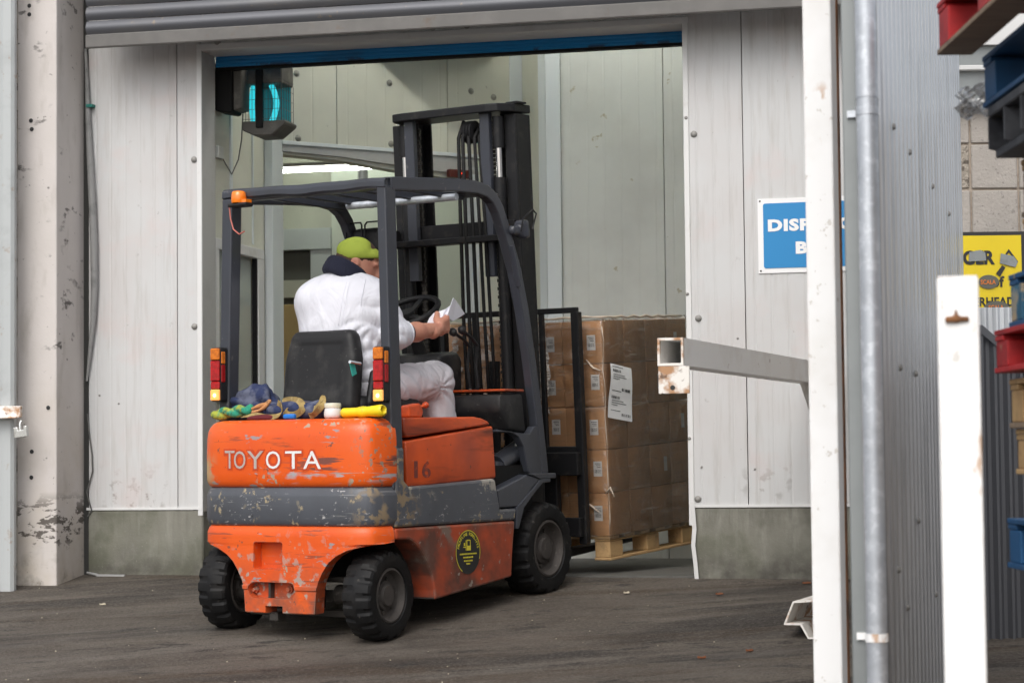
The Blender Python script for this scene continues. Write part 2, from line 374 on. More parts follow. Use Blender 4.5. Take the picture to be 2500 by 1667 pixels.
def orange(name, lowdirt, rough=0.3, X=()):
    X = list(X)
    L = [((0.58,0.055,0.008), 2.2, .4, .72, .6), ((0.10,0.042,0.022), 7, .63, .72, .55, {'stretch':(.45,.45,3.0), 'r':.6}),
         ((0.36,0.30,0.22), 27, .575, .60, .95, {'n2':(3.8,.56,.61), 'r':.75}), ((0.30,0.27,0.25), 9, .645, .665, .85, {'stretch':(.22,.22,5), 'n2':(3,.48,.55)}), ((0.12,0.045,0.03), 7, .62, .65, .6, {'stretch':(.25,.25,4)}), ((0.26,0.26,0.265), 24, .60, .62, .9, {'stretch':(.5,.5,1.6), 'r':.6, 'n2':(4.5,.54,.60)}), ((0.10,0.06,0.045), 30, .62, .65, .8, {'n2':(5.5,.54,.60)}),
         ((0.03,0.026,0.022), 34, .70, .73, .85)]
    if lowdirt: L += [((0.075,0.055,0.042), 6, .33, .60, .9, {'mask':('Z',lowdirt*.75,.12), 'r':.85}), ((0.33,0.30,0.26), 20, .56, .60, .9, {'mask':('Z',lowdirt,.25), 'n2':(5,.48,.56), 'r':.85})]
    
    L += X
    return mat(name, (0.70,0.100,0.009), rough, layers=L, coat=0.08, spec=.4, bump=(5,.05,.006), edge=((0.16,0.13,0.10), .010, .7))
M['orange'] = orange('orange_paint', 0, X=[
    ((0.34,0.36,0.38), 22, .52, .56, .85, {'stretch':(.3,.3,2.6), 'masks':[('Z',.70,.74),('Z',.80,.765),('Y',.05,-.12)], 'r':.7, 'n2':(6,.50,.58)}),
    ((0.05,0.045,0.045), 8, .53, .57, .8, {'stretch':(.3,.3,4.0), 'masks':[('Z',.74,.77),('Z',.86,.82),('Y',.0,-.2)], 'r':.7}),
    ((0.40,0.30,0.15), 17, .46, .51, .95, {'masks':[('Z',.69,.72),('Z',.86,.80),('Y',.34,.43)], 'r':.8}),
    ((0.22,0.19,0.14), 30, .58, .61, .9, {'masks':[('Z',.69,.72),('Y',-.40,-.50)], 'r':.8})])
M['orange_low'] = orange('orange_paint_scuffed', 0.55, 0.42)
M['orange_side'] = mat('orange_side_panel', (0.60,0.080,0.011), 0.4, edge=((0.10,0.05,0.03), .010, .7), layers=[((0.055,0.022,0.014), 3.2, .50, .66, .85, {'stretch':(.45,1,3.6), 'r':.6, 'dist':.4}), ((0.25,0.035,0.012), 2.0, .40, .65, .8), ((0.3,0.24,0.16), 14, .69,.72,.8,{'stretch':(.4,1,2)}), ((0.03,0.022,0.018), 30, .68, .72, .8)], bump=(6,.05,.005))
M['orange_dirty'] = mat('orange_frame_dirty', (0.50,0.064,0.012), 0.55, edge=((0.17,0.14,0.11), .018, .9), layers=[((0.085,0.038,0.026), 2.6, .38, .62, .95, {'r':.8}), ((0.15,0.125,0.10), 7, .54, .64, .85, {'n2':(2.4,.46,.58), 'r':.9}), ((0.05,0.037,0.03), 4, .40, .70, .95, {'mask':('Z',.36,.14)}), ((0.26,0.235,0.2), 20, .64, .68, .8)], bump=(12,.2,.004))
M['rubber'] = mat('tyre_rubber', (0.0075,0.0075,0.008), 0.55, spec=.22, layers=[((0.022,0.020,0.018), 7, .5, .75, .7), ((0.09,0.08,0.07), 40, .67, .71, .6)], bump=(60,.3,.003))
M['rim'] = mat('dusty_rim', (0.060,0.052,0.047), 0.75, 0.2, layers=[((0.03,0.028,0.026), 9, .45, .7, .8), ((0.12,0.105,0.095), 25, .62, .7, .6)])
M['grease'] = mat('greasy_steel', (0.05,0.045,0.04), 0.5, 0.3, layers=[((0.14,0.125,0.11), 12, .55, .7, .8)])
M['chrome'] = mat('chrome', (0.75,0.75,0.76), 0.12, 1.0)
M['letter'] = mat('letter_white', (0.70,0.69,0.68), 0.5, layers=[((0.35,0.33,0.32), 30, .62, .66, .8), ((0.62,0.10,0.02), 22, .70, .72, .9)])
M['letter_grey'] = mat('letter_grey', (0.42,0.36,0.33), 0.45, layers=[((0.55,0.16,0.06), 24, .58, .64, .9)])
M['letter_edge'] = mat('letter_edge', (0.50,0.055,0.008), 0.35)
M['letter16'] = mat('stencil', (0.16,0.035,0.025), 0.6, layers=[((0.45,0.06,0.015), 30, .5, .62, .9)])
M['lens_red'] = mat('red_lens', (0.42,0.012,0.014), 0.22, layers=[((0.2,.01,.01),60,.45,.6,.6)]); M['lens_amber'] = mat('amber_lens', (0.62,0.17,0.012), 0.22, layers=[((0.35,.08,.01),60,.45,.6,.6)])
M['lens_dark'] = mat('dark_red_lens', (0.30,0.006,0.008), 0.2)
M['lens_clear'] = emit('lit_lens', (1.0,0.42,0.10), 0.35)
M['lens_hot'] = emit('lit_bulb', (1.0,0.66,0.28), 2.5)
M['beacon'] = mat('beacon_amber', (0.85,0.20,0.006), 0.2, coat=.4)
M['red_wire'] = mat('pink_wire', (0.45,0.12,0.09), 0.5)
M['orange_knob'] = mat('orange_knob', (0.68,0.085,0.015), 0.35, layers=[((0.25,0.03,0.01),12,.5,.7,.6)])
M['skin'] = mat('skin', (0.52,0.245,0.165), 0.55, layers=[((0.44,0.145,0.10), 16, .42, .72, .65), ((0.58,0.31,0.22), 9, .5, .7, .5)], bump=(140,.12,.002))
M['hair'] = mat('short_hair', (0.065,0.036,0.022), 0.8, bump=(300,.5,.003))
def cloth_mat(name, base, dark, sc=6.0, rough=0.85):
    m = mat(name, base, rough, layers=[(dark, sc, .5, .8, .35)]); nt = m.node_tree; b = nt.nodes['Principled BSDF']
    bp = nt.nodes.new('ShaderNodeBump'); bp.inputs['Strength'].default_value = 0.75; bp.inputs['Distance'].default_value = 0.022
    h = mul(nt, noise(nt, 7.0, (1.6,1.0,.55), 3, 0.5, 1.6), mul(nt, noise(nt, 320.0, (1,1,1), 2), 0.03), 'ADD')
    nt.links.new(h, bp.inputs['Height']); nt.links.new(bp.outputs[0], b.inputs['Normal']); return m
M['coat'] = cloth_mat('white_coat', (0.66,0.665,0.72), (0.58,0.585,0.65)); M['trouser'] = cloth_mat('white_trousers', (0.62,0.61,0.65), (0.46,0.43,0.43), 5)
M['coat_seam'] = mat('coat_stitching', (0.60,0.60,0.66), 0.85)
M['navy'] = mat('navy_knit', (0.010,0.012,0.028), 0.95, bump=(90,.6,.004,(1,1,.15)))
M['lime'] = mat('lime_cap', (0.30,0.37,0.045), 0.85, layers=[((0.21,0.28,0.03), 14, .5, .7, .6)], bump=(200,.2,.002))
M['paper'] = mat('paper', (0.80,0.80,0.86), 0.8)
M['wood'] = mat('pallet_wood', (0.50,0.325,0.15), 0.75, var=((0.40,0.245,0.11), 3, (1,6,6)), layers=[((0.22,0.13,0.06), 9, .58, .72, .7, {'stretch':(.5,5,5)}), ((0.1,0.07,0.045), 5, .62, .75, .6)], bump=(24,.25,.003,(.4,4,4)))
M['wood_grey'] = mat('weathered_wood', (0.30,0.215,0.14), 0.85, var=((0.20,0.15,0.11), 4, (1,6,6)), layers=[((0.1,0.075,0.055), 8, .55, .72, .8, {'stretch':(.5,5,5)})], bump=(24,.4,.004,(.4,4,4)))
M['wood_red'] = mat('red_paint_wood', (0.42,0.012,0.014), 0.55, layers=[((0.16,0.008,0.01), 5, .45, .7, .8), ((0.35,0.23,0.15), 16, .66, .70, .9)], bump=(24,.2,.003,(.4,4,4)))
M['wood_blue'] = mat('blue_paint_wood', (0.008,0.075,0.19), 0.6, layers=[((0.005,0.035,0.09), 5, .45, .7, .7), ((0.36,0.27,0.17), 9, .61, .65, .9, {'n2':(3,.42,.55)})], bump=(24,.2,.003,(.4,4,4)))
M['wood_bluew'] = mat('blue_paint_worn', (0.02,0.10,0.17), 0.7, layers=[((0.42,0.32,0.19), 13, .45, .55, .9), ((0.06,0.2,0.28), 9, .5, .7, .6)], bump=(24,.3,.003,(.4,4,4)))
M['pl_black'] = mat('black_pallet_plastic', (0.018,0.019,0.024), 0.5, layers=[((0.16,0.165,0.18), 5, .45, .7, .5)])
M['card'] = mat('cardboard', (0.58,0.315,0.145), 0.7, var=((0.47,0.25,0.115), 1.6), layers=[((0.38,0.20,0.09), 5, .5, .75, .5, {'stretch':(1,1,3)})], bump=(14,.08,.003))
M['tape'] = mat('packing_tape', (0.42,0.235,0.115), 0.3)
def film_white():
    m, nt, b = new_mat('bunched_film'); b.inputs['Base Color'].default_value = (0.66,0.60,0.54,1); b.inputs['Roughness'].default_value = 0.25
    nt.links.new(ramp(nt, noise(nt, 40.0, (.4,.4,2.5), 4), 0.38, 0.56, 0.15, 0.9), b.inputs['Alpha']); return m
M['film_white'] = film_white()
M['film_edge'] = mat('film_bunched', (0.50,0.41,0.32), 0.35)
def film():
    m, nt, b = new_mat('stretch_film')
    nt.nodes.remove(b); out = nt.nodes['Material Output']
    tr = nt.nodes.new('ShaderNodeBsdfTransparent'); tr.inputs[0].default_value = (0.985,0.98,0.965,1)
    gl = nt.nodes.new('ShaderNodeBsdfGlossy'); gl.inputs['Roughness'].default_value = 0.14
    df = nt.nodes.new('ShaderNodeBsdfDiffuse'); df.inputs[0].default_value = (0.55,0.50,0.44,1)
    fr = nt.nodes.new('ShaderNodeFresnel'); fr.inputs[0].default_value = 1.4
    bp = nt.nodes.new('ShaderNodeBump'); bp.inputs['Strength'].default_value = 0.9; bp.inputs['Distance'].default_value = 0.02
    n1 = noise(nt, 7.0, (1,1,.6), 4, 0.6, 1.2); nt.links.new(n1, bp.inputs['Height'])
    for q in (gl, fr): nt.links.new(bp.outputs[0], q.inputs['Normal'])
    m1 = nt.nodes.new('ShaderNodeMixShader'); m2 = nt.nodes.new('ShaderNodeMixShader')
    streak = mul(nt, ramp(nt, noise(nt, 9.0, (.5,.5,3.5), 5, 0.65, 1.2), 0.535, 0.76, 0.03, 0.45), ramp(nt, noise(nt, 16.0, (2.2,2.2,.7), 5, 0.6, 1.5), 0.66, 0.76, 0.0, 0.32), 'MAXIMUM')
    nt.links.new(streak, m1.inputs[0]); nt.links.new(tr.outputs[0], m1.inputs[1]); nt.links.new(df.outputs[0], m1.inputs[2])
    nt.links.new(ramp(nt, fr.outputs[0], 0, 1, 0.08, 0.9), m2.inputs[0]); nt.links.new(m1.outputs[0], m2.inputs[1]); nt.links.new(gl.outputs[0], m2.inputs[2])
    nt.links.new(m2.outputs[0], out.inputs['Surface']); return m
M['film'] = film()
def glass(name, col, rough=0.05, tr=0.7):
    m, nt, b = new_mat(name); b.inputs['Base Color'].default_value = (*col, 1); b.inputs['Roughness'].default_value = rough
    b.inputs['Transmission Weight'].default_value = tr; b.inputs['IOR'].default_value = 1.1; return m
M['glass'] = glass('window_glass', (0.80,0.86,0.84)); M['clear_plastic'] = glass('clear_plastic', (0.9,0.92,0.94), 0.25, 0.75)
M['white_paint'] = mat('white_steel_paint', (0.86,0.86,0.855), 0.45, edge=((0.36,0.19,0.08), .006, .4), layers=[((0.45,0.22,0.07), 11, .60, .66, .75, {'n2':(2.4,.55,.62), 'stretch':(1,1,.45)}), ((0.55,0.52,0.47), 26, .66, .69, .7), ((0.70,0.68,0.64), 3, .5, .75, .5)])
M['rusty_white'] = mat('rusty_white_paint', (0.78,0.75,0.70), 0.55, layers=[((0.38,0.17,0.05), 9, .52, .62, .9), ((0.13,0.07,0.04), 16, .62, .68, .9)])
M['arm_white'] = mat('arm_paint', (0.90,0.89,0.87), 0.5, layers=[((0.62,0.56,0.50), 4, .5, .75, .5), ((0.2,0.11,0.06), 12, .66, .72, .7)])
M['rust'] = mat('rust', (0.20,0.085,0.03), 0.85, layers=[((0.07,0.035,0.02), 12, .45, .65, .8)], bump=(60,.4,.003))
M['galv'] = mat('galvanised_pipe', (0.50,0.53,0.57), 0.42, 0.55, layers=[((0.66,0.69,0.73), 26, .5, .62, .8), ((0.36,0.38,0.41), 12, .5, .7, .6)])
M['flash'] = mat('grey_flashing', (0.245,0.262,0.262), 0.45, 0.2, layers=[((0.18,0.19,0.19), 4, .5, .7, .5)])
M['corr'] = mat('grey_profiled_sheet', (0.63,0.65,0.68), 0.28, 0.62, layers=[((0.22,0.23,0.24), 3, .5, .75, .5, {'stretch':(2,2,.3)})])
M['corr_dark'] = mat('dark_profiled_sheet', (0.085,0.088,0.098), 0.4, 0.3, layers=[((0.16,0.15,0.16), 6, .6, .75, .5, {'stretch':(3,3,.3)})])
M['left_steel'] = mat('painted_steel_channel', (0.43,0.45,0.45), 0.5, 0.1, layers=[((0.28,0.14,0.05), 14, .60, .66, .9, {'n2':(2,.42,.6)}), ((0.30,0.31,0.31), 4, .5, .7, .6)])
M['block'] = mat('concrete_block', (0.46,0.42,0.38), 0.95, var=((0.39,0.36,0.325), 5), layers=[((0.25,0.23,0.21), 42, .60, .68, .8), ((0.56,0.52,0.48), 60, .6, .7, .5)], bump=(55,.7,.008))
M['mortar'] = mat('mortar', (0.40,0.34,0.28), 0.95, layers=[((0.25,0.2,0.16), 20, .5, .7, .8)])
M['render_rough'] = mat('rough_block', (0.42,0.37,0.31), 0.95, layers=[((0.12,0.10,0.08), 26, .50, .60, .9)], bump=(40,1.0,.02))
M['sign_white'] = mat('sign_white', (0.80,0.80,0.80), 0.35); M['sign_blue'] = mat('sign_blue', (0.008,0.215,0.50), 0.35)
M['sign_yellow'] = mat('sign_yellow', (0.80,0.60,0.006), 0.4, layers=[((0.6,0.45,0.02), 5, .5, .8, .4)])
M['ink'] = mat('black_ink', (0.02,0.02,0.02), 0.5)
M['duct'] = mat('duct_tape', (0.26,0.28,0.28), 0.5, layers=[((0.16,0.17,0.17), 20, .5, .7, .6)])
M['sticker'] = mat('dark_sticker', (0.12,0.115,0.09), 0.5); M['sticker_or'] = mat('sticker_orange', (0.75,0.20,0.03), 0.5)
M['yellow_ink'] = mat('yellow_ink', (0.62,0.54,0.04), 0.5)
M['in_wall'] = mat('interior_panel', (0.64,0.64,0.55), 0.5, layers=[((0.50,0.50,0.44), 1.6, .45, .75, .6), ((0.30,0.29,0.25), 22, .71, .74, .7)])
M['in_wall2'] = mat('interior_panel_grey', (0.64,0.655,0.615), 0.5, layers=[((0.46,0.46,0.43), 2, .45, .75, .5), ((0.38,0.34,0.22), 7, .68, .70, .8)])
M['in_trim'] = mat('interior_trim', (0.66,0.70,0.71), 0.45)
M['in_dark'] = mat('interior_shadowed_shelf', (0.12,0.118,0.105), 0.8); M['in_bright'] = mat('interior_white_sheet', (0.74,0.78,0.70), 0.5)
M['tan'] = mat('tan_board', (0.62,0.44,0.20), 0.7)
M['tube'] = emit('fluorescent_tube', (1.0,0.985,0.92), 19.0)
M['tube2'] = emit('added_inner_room_tube', (0.93,1.0,0.88), 7.5)  # for the fitting added out of view in the inner room
M['uv'] = emit('uv_tube', (0.03,0.50,0.58), 0.8)
M['uv_glow'] = mat('painted_uv_glow', (0.05,0.42,0.46), 0.4)  # teal glow of the tubes painted into the rear plate colour
M['lampgrey'] = mat('lamp_housing', (0.085,0.08,0.07), 0.6, layers=[((0.2,0.19,0.16), 10, .5, .7, .6)])
M['led'] = emit('red_led', (1.0,0.05,0.02), 3.0); M['maroon'] = mat('maroon_plastic', (0.10,0.015,0.01), 0.4)
M['cable'] = mat('grey_cable', (0.10,0.10,0.095), 0.6); M['conduit'] = mat('flex_duct', (0.24,0.24,0.235), 0.6, layers=[((0.1,0.1,0.1), 9, .5, .7, .7)])
M['teal'] = mat('teal_tape', (0.01,0.16,0.13), 0.6); M['teal_label'] = mat('teal_label', (0.03,0.42,0.36), 0.5)
M['padlock'] = mat('padlock_steel', (0.62,0.62,0.60), 0.25, 0.9, layers=[((0.3,0.28,0.25), 12, .55, .7, .6)])
M['denim'] = mat('blue_check_cloth', (0.020,0.030,0.085), 0.95, layers=[((0.12,0.13,0.18), 12, .5, .62, .8), ((0.008,0.01,0.03), 7, .5, .65, .8)], bump=(160,.4,.003))
M['glove_green'] = mat('green_rope', (0.02,0.27,0.17), 0.85, layers=[((0.36,0.38,0.03), 8, .50, .56, .9), ((0.02,.1,.06), 60, .5, .62, .8)], bump=(90,.8,.006,(3,1,1))); M['strap'] = mat('tan_webbing', (0.33,0.235,0.085), 0.9, layers=[((0.16,0.11,0.045), 16, .45, .65, .8), ((.45,.36,.18), 50, .55, .65, .5)], bump=(140,.6,.004))
M['rope'] = mat('orange_rope', (0.50,0.23,0.09), 0.85, layers=[((0.2,0.12,0.06), 20, .5, .65, .8)]); M['jar'] = mat('white_jar', (0.66,0.66,0.65), 0.3); M['jar_lid'] = mat('jar_lid', (0.62,0.60,0.48), 0.35)
M['yellow'] = mat('yellow_plastic', (0.78,0.60,0.01), 0.42, layers=[((0.4,0.3,0.05), 18, .58, .68, .7)]); M['green_cloth'] = mat('green_cloth', (0.015,0.20,0.12), 0.9); M['blue_bit'] = mat('blue_plastic', (0.01,0.16,0.55), 0.4); M['darkred'] = mat('dark_red_cloth', (0.10,0.008,0.012), 0.9)
M['leaf'] = mat('dry_leaf', (0.17,0.06,0.025), 0.9); M['chip'] = mat('pale_chip', (0.45,0.40,0.30), 0.9)
# ================================================================== SETTING
def ground():
    ss = [-60,-30,-16,-13]+[-13+0.5*i for i in range(1,27)]+[0.02,6,40]; tt = [-60,-20]+[-8+0.8*i for i in range(21)]+[20,60]
    mb = MB(); n = len(tt)
    for s in ss:
        for t in tt:
            z = wground(max(-8,min(8,t)), s)
            if s < 0 and -8 < t < 8: z += 0.004*sin(3.1*t+1.7*s)+0.003*sin(5.3*s-2*t)
            mb.v.append((t, s, z))
    for i in range(len(ss)-1):
        for j in range(n-1): mb.f.append((i*n+j, i*n+j+1, (i+1)*n+j+1, (i+1)*n+j))
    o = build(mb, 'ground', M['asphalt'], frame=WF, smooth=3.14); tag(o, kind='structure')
ground()
o = build(MB().box(-3.2, .97, 0.005, 9.0, JZ-0.1, JZ+0.012), 'interior_floor', M['floor'], frame=WF); tag(o, kind='structure')

PT = 1.44                                   # top of the concrete plinth
# ---- insulated panel wall of the loading bay
bay = thing('panel_wall', 'white insulated panel wall around the wide loading doorway', 'wall', WF, (-1.35, 0, JZ))
def panel(t0, t1, z0, z1, s0=0.0, th=0.10, pitch=0.086, depth=0.0016, mat_=None, parent=bay, name='panel', flip=1):
    g = 0.0025; t0 += g; t1 -= g; prof = [(t0, s0)]; x = t0+pitch*0.55
    while x < t1-pitch*0.3:
        prof += [(x-0.008, s0), (x-0.002, s0+depth), (x+0.002, s0+depth), (x+0.008, s0)]; x += pitch
    prof += [(t1, s0), (t1, s0+th), (t0, s0+th)]
    return build(MB().prism(prof, 'z', z0, z1), name, mat_ or M['panel'], parent)
for a, b in ((-3.353,-2.828),(-2.828,-2.69)): panel(a, b, PT, 4.7)
for a, b in ((-0.015,0.274),(0.274,1.37),(1.37,2.4)): panel(a, b, PT, 4.7)
for a, b in ((-2.69,-1.62),(-1.62,-0.5),(-0.5,-0.015)): panel(a, b, 3.955, 4.7)
build(MB().box(-3.37, 2.4, 0.06, 0.12, 3.97, 4.7).box(-3.4,-2.7,.06,.12,PT,4.7).box(.02,2.4,.06,.12,PT,4.7), 'wall_core', M['dark_joint'], bay)
# trims round the opening
L0, R0 = -2.683, -0.032
build(MB().box(-2.711, L0, -0.006, 0.004, 1.40, 3.955), 'left_trim', M['panel_trim'], bay, bevel=.002)
build(MB().box(R0, -0.004, -0.008, 0.004, 1.34, 3.935), 'right_trim', M['panel_trim'], bay, bevel=.002)
build(MB().box(-2.711, -0.002, -0.007, 0.004, 3.934, 3.966), 'header_trim', M['panel_trim'], bay, bevel=.002)
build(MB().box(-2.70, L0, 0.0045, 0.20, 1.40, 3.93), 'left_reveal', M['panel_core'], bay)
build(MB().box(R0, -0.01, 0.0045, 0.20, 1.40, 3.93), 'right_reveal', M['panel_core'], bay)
build(MB().box(-2.70, -0.01, 0.0045, 0.20, 3.932, 3.97), 'header_soffit', M['panel_trim'], bay)
for a, b in ((-3.36, L0-.004), (-.004, 2.4)): build(MB().box(a, b, -0.008, 0.0, 1.432, 1.446), 'drip_strip', M['panel_trim'], bay)
# bent strip of trim hanging off the right jamb
pts = [W(1692,1225),W(1697,1290),W(1694,1330),W(1700,1380),W(1703,1415)]
m_ = MB()
for (a, z), (a2, z2) in zip(pts, pts[1:]): m_.add([(a-.012,-.016,z),(a+.010,-.02,z),(a2+.010,-.02,z2),(a2-.012,-.014,z2)],[(0,1,2,3)])
build(m_, 'torn_trim', M['panel_trim'], bay)
# plinths
for nm, a, b in (('plinth', -3.37, L0), ('plinth', -0.006, 2.4)):
    build(MB().box(a, b, -0.004, 0.20, JZ-0.15, 1.431), nm, M['plinth'], bay, bevel=.008)
# round bolt heads
bm_ = MB().lathe([(0.0001,-.012),(.010,-.011),(.017,-.004),(.018,0)], (0,1,0), (0,0,0), 12); bolt_me = None
def bolt(px, py, sc=1.0, parent=bay, s=0.0, wall=True, name='bolt'):
    global bolt_me
    t, z = W(px, py, s)
    if bolt_me is None:
        o = build(bm_, 'bolt', M['bolt'], smooth=3.14); bolt_me = o.data; bpy.data.objects.remove(o)
    bb = BASE[parent][1]; return share(name, bolt_me, parent, (t-bb.x, s-bb.y, z-bb.z), scale=(sc,)*3)
for q in ((474,390),(475,797),(1694,328),(1705,777),(1704,1218)): bolt(*q, 1.0)
for q in ((1675,288),(1678,718),(1683,1070)): bolt(*q, .5, s=-.008)
for q in ((531,104),(1057,67),(1140,62),(1626,31)): bolt(*q, 1.1)
for q in ((243,965),(290,985),(1713,1140),(1843,1145),(1760,860),(1801,826)): bolt(*q, .35)

# ---- blue door leaf hanging at the top of the opening
dr = thing('overhead_door', 'bottom edge of the raised blue door across the top of the doorway', 'door', WF, (-1.35, .205, 3.85))
prof = [(.205,3.874),(.200,3.88),(.205,3.893),(.200,3.90),(.205,3.913),(.200,3.92),(.205,3.933),(.205,4.4),(.255,4.4),(.255,3.874)]
build(MB().prism(prof, 'x', L0+.004, R0+.02), 'door_leaf', M['blue_door'], dr)
build(MB().box(L0+.006, R0+.02, .210, .25, 3.858, 3.873), 'bottom_seal', M['black'], dr)

# ---- outer opening: concrete pillar, roller shutter, steel channel with padlock
pil = thing('concrete_pillar', 'pale scuffed concrete pillar left of the doorway', 'pillar', WF, (-3.49, -.35, JZ-.15))
build(MB().box(-3.605, -3.376, -.35, .15, JZ-.2, 7.0), 'shaft', M['pillar'], pil, bevel=.008, seg=2)
for q in ((72,15),(72,36),(76,295),(78,316),(78,1102),(77,1165),(118,995)):
    t, z = W(*q, -.35); hole = MB().lathe([(.0001,0),(.010,0),(.012,.001)], (0,1,0), (t,-.3535,z), 10)
    build(hole, 'fixing_hole', M['ink'], pil)
build(MB().box(-3.376,-3.348,-.006,.05,JZ-.1,7), 'dark_gap', M['dark_joint'], pil)
ow = thing('upper_wall', 'unseen grey outer wall added above the roller shutter for shade', 'wall', WF, (-1.3,-.35,4.58))
build(MB().box(-3.376, 1.6, -.33, -.1, 4.62, 7.0), 'shade_lintel', M['flash'], ow)  # added out of view to shade the top of the bay
build(MB().box(-6.0, -3.606, -.33, .15, JZ-.3, 7.0), 'side_wall', M['pillar'], ow)
sh = thing('roller_shutter', 'grey steel roller shutter rolled up above the doorway', 'shutter', WF, (-1.2,-.3,3.92))
T1 = 1.6
rail = [(-.312,3.925),(-.312,3.985),(-.306,3.992),(-.288,3.992),(-.288,3.925),(-.292,3.918),(-.308,3.918)]
build(MB().prism(rail, 'x', -3.225, T1-.2), 'bottom_rail', M['shutter_rail'], sh)
zz = 3.994; pr = []
for k in range(9):
    a = k/8*pi; pr.append((-.296-.017*sin(a), .072*k/8))
pr = pr+[(-.290,.072),(-.290,0)]
slat_me = None
for i in range(9):
    if slat_me is None:
        o = build(MB().prism([(y, z) for y, z in pr], 'x', -3.225+1.2, T1-.2+1.2), 'slat', M['shutter'], frame=IDF, smooth=.5); slat_me = o.data; bpy.data.objects.remove(o)
    share('slat', slat_me, sh, (0, .3, zz-3.92+i*.077))
gm = MB().box(-3.262,-3.222,-.345,-.335,JZ,4.7).box(-3.262,-3.222,-.265,-.255,JZ,4.7).box(-3.265,-3.258,-.345,-.255,JZ,4.7)
ch = thing('steel_channel', 'upright painted steel channel with rust stains at the left edge', 'channel', WF, (-3.6,-.5,JZ-.1))
build(MB().prism([(-3.80,-.52),(-3.64,-.52),(-3.60,-.53),(-3.555,-.53),(-3.54,-.515),(-3.54,-.49),(-3.552,-.49),(-3.56,-.515),(-3.60,-.515),(-3.64,-.505),(-3.80,-.505)], 'z', JZ-.055, 7.0), 'channel_profile', M['left_steel'], ch)
t, z = W(30,1005,-.54)
build(MB().box(t-.12,t+.055,-.56,-.531,z-.03,z+.03).box(t-.12,t+.052,-.60,-.5605,z-.036,z-.027), 'hasp_plate', M['rusty_white'], ch, bevel=.003)
t2, z2 = W(25,1460,-.53)
build(MB().box(t2-.2,t2+.10,-.62,-.48,z2-.012,z2+.004), 'base_plate', M['rust'], ch, bevel=.003)
pl = thing('padlock', 'steel padlock hanging from the hasp on the left channel', 'padlock', WF, (*W(52,1060,-.58)[:1], -.58, W(52,1075,-.58)[1]))
t, z = W(52,1055,-.58)
c_, s_ = cos(.12), sin(.12)
bodyp = [(-.038,-.028),(.036,-.028),(.040,.030),(.020,.030),(.018,.012),(-.012,.012),(-.014,.030),(-.038,.030)]
build(MB().prism([(t+u*c_-v*s_, z+v*c_+u*s_) for u, v in bodyp], 'y', -.595, -.57), 'body', M['padlock'], pl, bevel=.004, seg=2)
build(MB().tube([(t-.004,-.582,z+.008),(t-.006,-.582,z+.045),(t-.002,-.575,z+.06)], .008, 8), 'shackle', M['padlock'], pl, smooth=1)
# loose grey rubber strip bowing off the left end of the wall
st = []
for px, py in ((209,120),(213,200),(216,300),(221,400),(226,500),(230,600),(231,700),(228,780),(220,860),(212,930)):
    t, z = W(px, py, -.02); st.append((t, -.02, z))
o = build(MB().tube(st, [.008,.012,.017,.021,.023,.023,.022,.018,.012,.006], 8), 'rubber_strip', M['conduit'], frame=WF, base=(st[5][0],-.02,st[9][2]), smooth=1.2)
tag(o, 'grey rubber strip bowing along the left end of the white wall', 'strip')
t, z = W(219,258,-.04)
build(MB().box(t-.022,t+.016,-.042,-.0,z-.008,z+.008), 'teal_band', M['teal'], o)
st = [(*W(px,py,-.012)[:1], -.012, W(px,py,-.012)[1]) for px,py in ((214,1010),(218,1060),(225,1110),(226,1150),(218,1180),(212,1200),(216,1220),(224,1245),(214,1260))]
o = build(MB().tube(st, .004, 6), 'loose_wire', M['cable'], frame=WF, base=st[8], smooth=1.2); tag(o, 'thin grey wire curling down the white wall above the plinth', 'wire')
st = [(*W(px,py,-.05)[:1], -.05, W(px,py,-.05)[1]) for px,py in ((212,1397),(235,1402),(240,1406),(305,1407))]
o = build(MB().tube(st, [.006,.008,.012,.012], 8), 'plastic_tube', M['conduit'], frame=WF, base=st[0], smooth=1.2); tag(o, 'short grey plastic tube lying at the foot of the left plinth', 'tube')

# ---- clad building at the right: corner flashing, pipe, profiled side wall
c0 = at(2155, 800, 6.3); p0 = Vector((c0.x, c0.y, 0)); p1 = Vector((at(2347, 500, 10.0).x, 10.0, 0)); dv = (p1-p0).normalized(); nv = Vector((dv.y, -dv.x, 0))
CF = Matrix.Translation(p0) @ Matrix.Rotation(atan2(dv.y, dv.x)-pi/2, 4, 'Z')      # x along the short front, y along the side wall
CI = CF.inverted(); gz_c = ground_z(p0.x, p0.y)
cw = thing('clad_building', 'grey profiled steel clad wall running back along the passage', 'building', CF, (-.06,0,gz_c-.2))
fl = (CI @ hit(2066, 800, p0, -dv)).x
build(MB().box(fl, -.012, 0, .05, gz_c-.3, 4.3), 'corner_flashing', M['flash'], cw, bevel=.004)
build(MB().box(fl+.01, -.014, .0505, (p1-p0).length, gz_c-.3, 4.3), 'wall_body', M['panel'], cw)
CWL = (p1-p0).length; P_ = CWL/25
def corr_sheet(k0, k1, mat_, z0, z1, org, dd, nn, pitch, dep, parent, name='sheet', topfn=None):
    prof = []
    for k in range(k0, k1):
        x = k*pitch; prof += [(x, 0), (x+pitch*.60, 0), (x+pitch*.60+dep*1.2, dep), (x+pitch*.86, dep), (x+pitch*.86+dep*1.2, 0)]
    prof.append((k1*pitch, 0)); inv = BASE[parent][0].inverted(); mb = MB(); n = len(prof)
    for i, (u, h) in enumerate(prof):
        p = org+dd*u+nn*h; q = inv @ p; mb.v += [(q.x, q.y, z0), (q.x, q.y, topfn(u) if topfn else z1)]
        if i: mb.f.append((2*i-2, 2*i, 2*i+1, 2*i-1))
    return build(mb, name, mat_, parent, fixn=False)
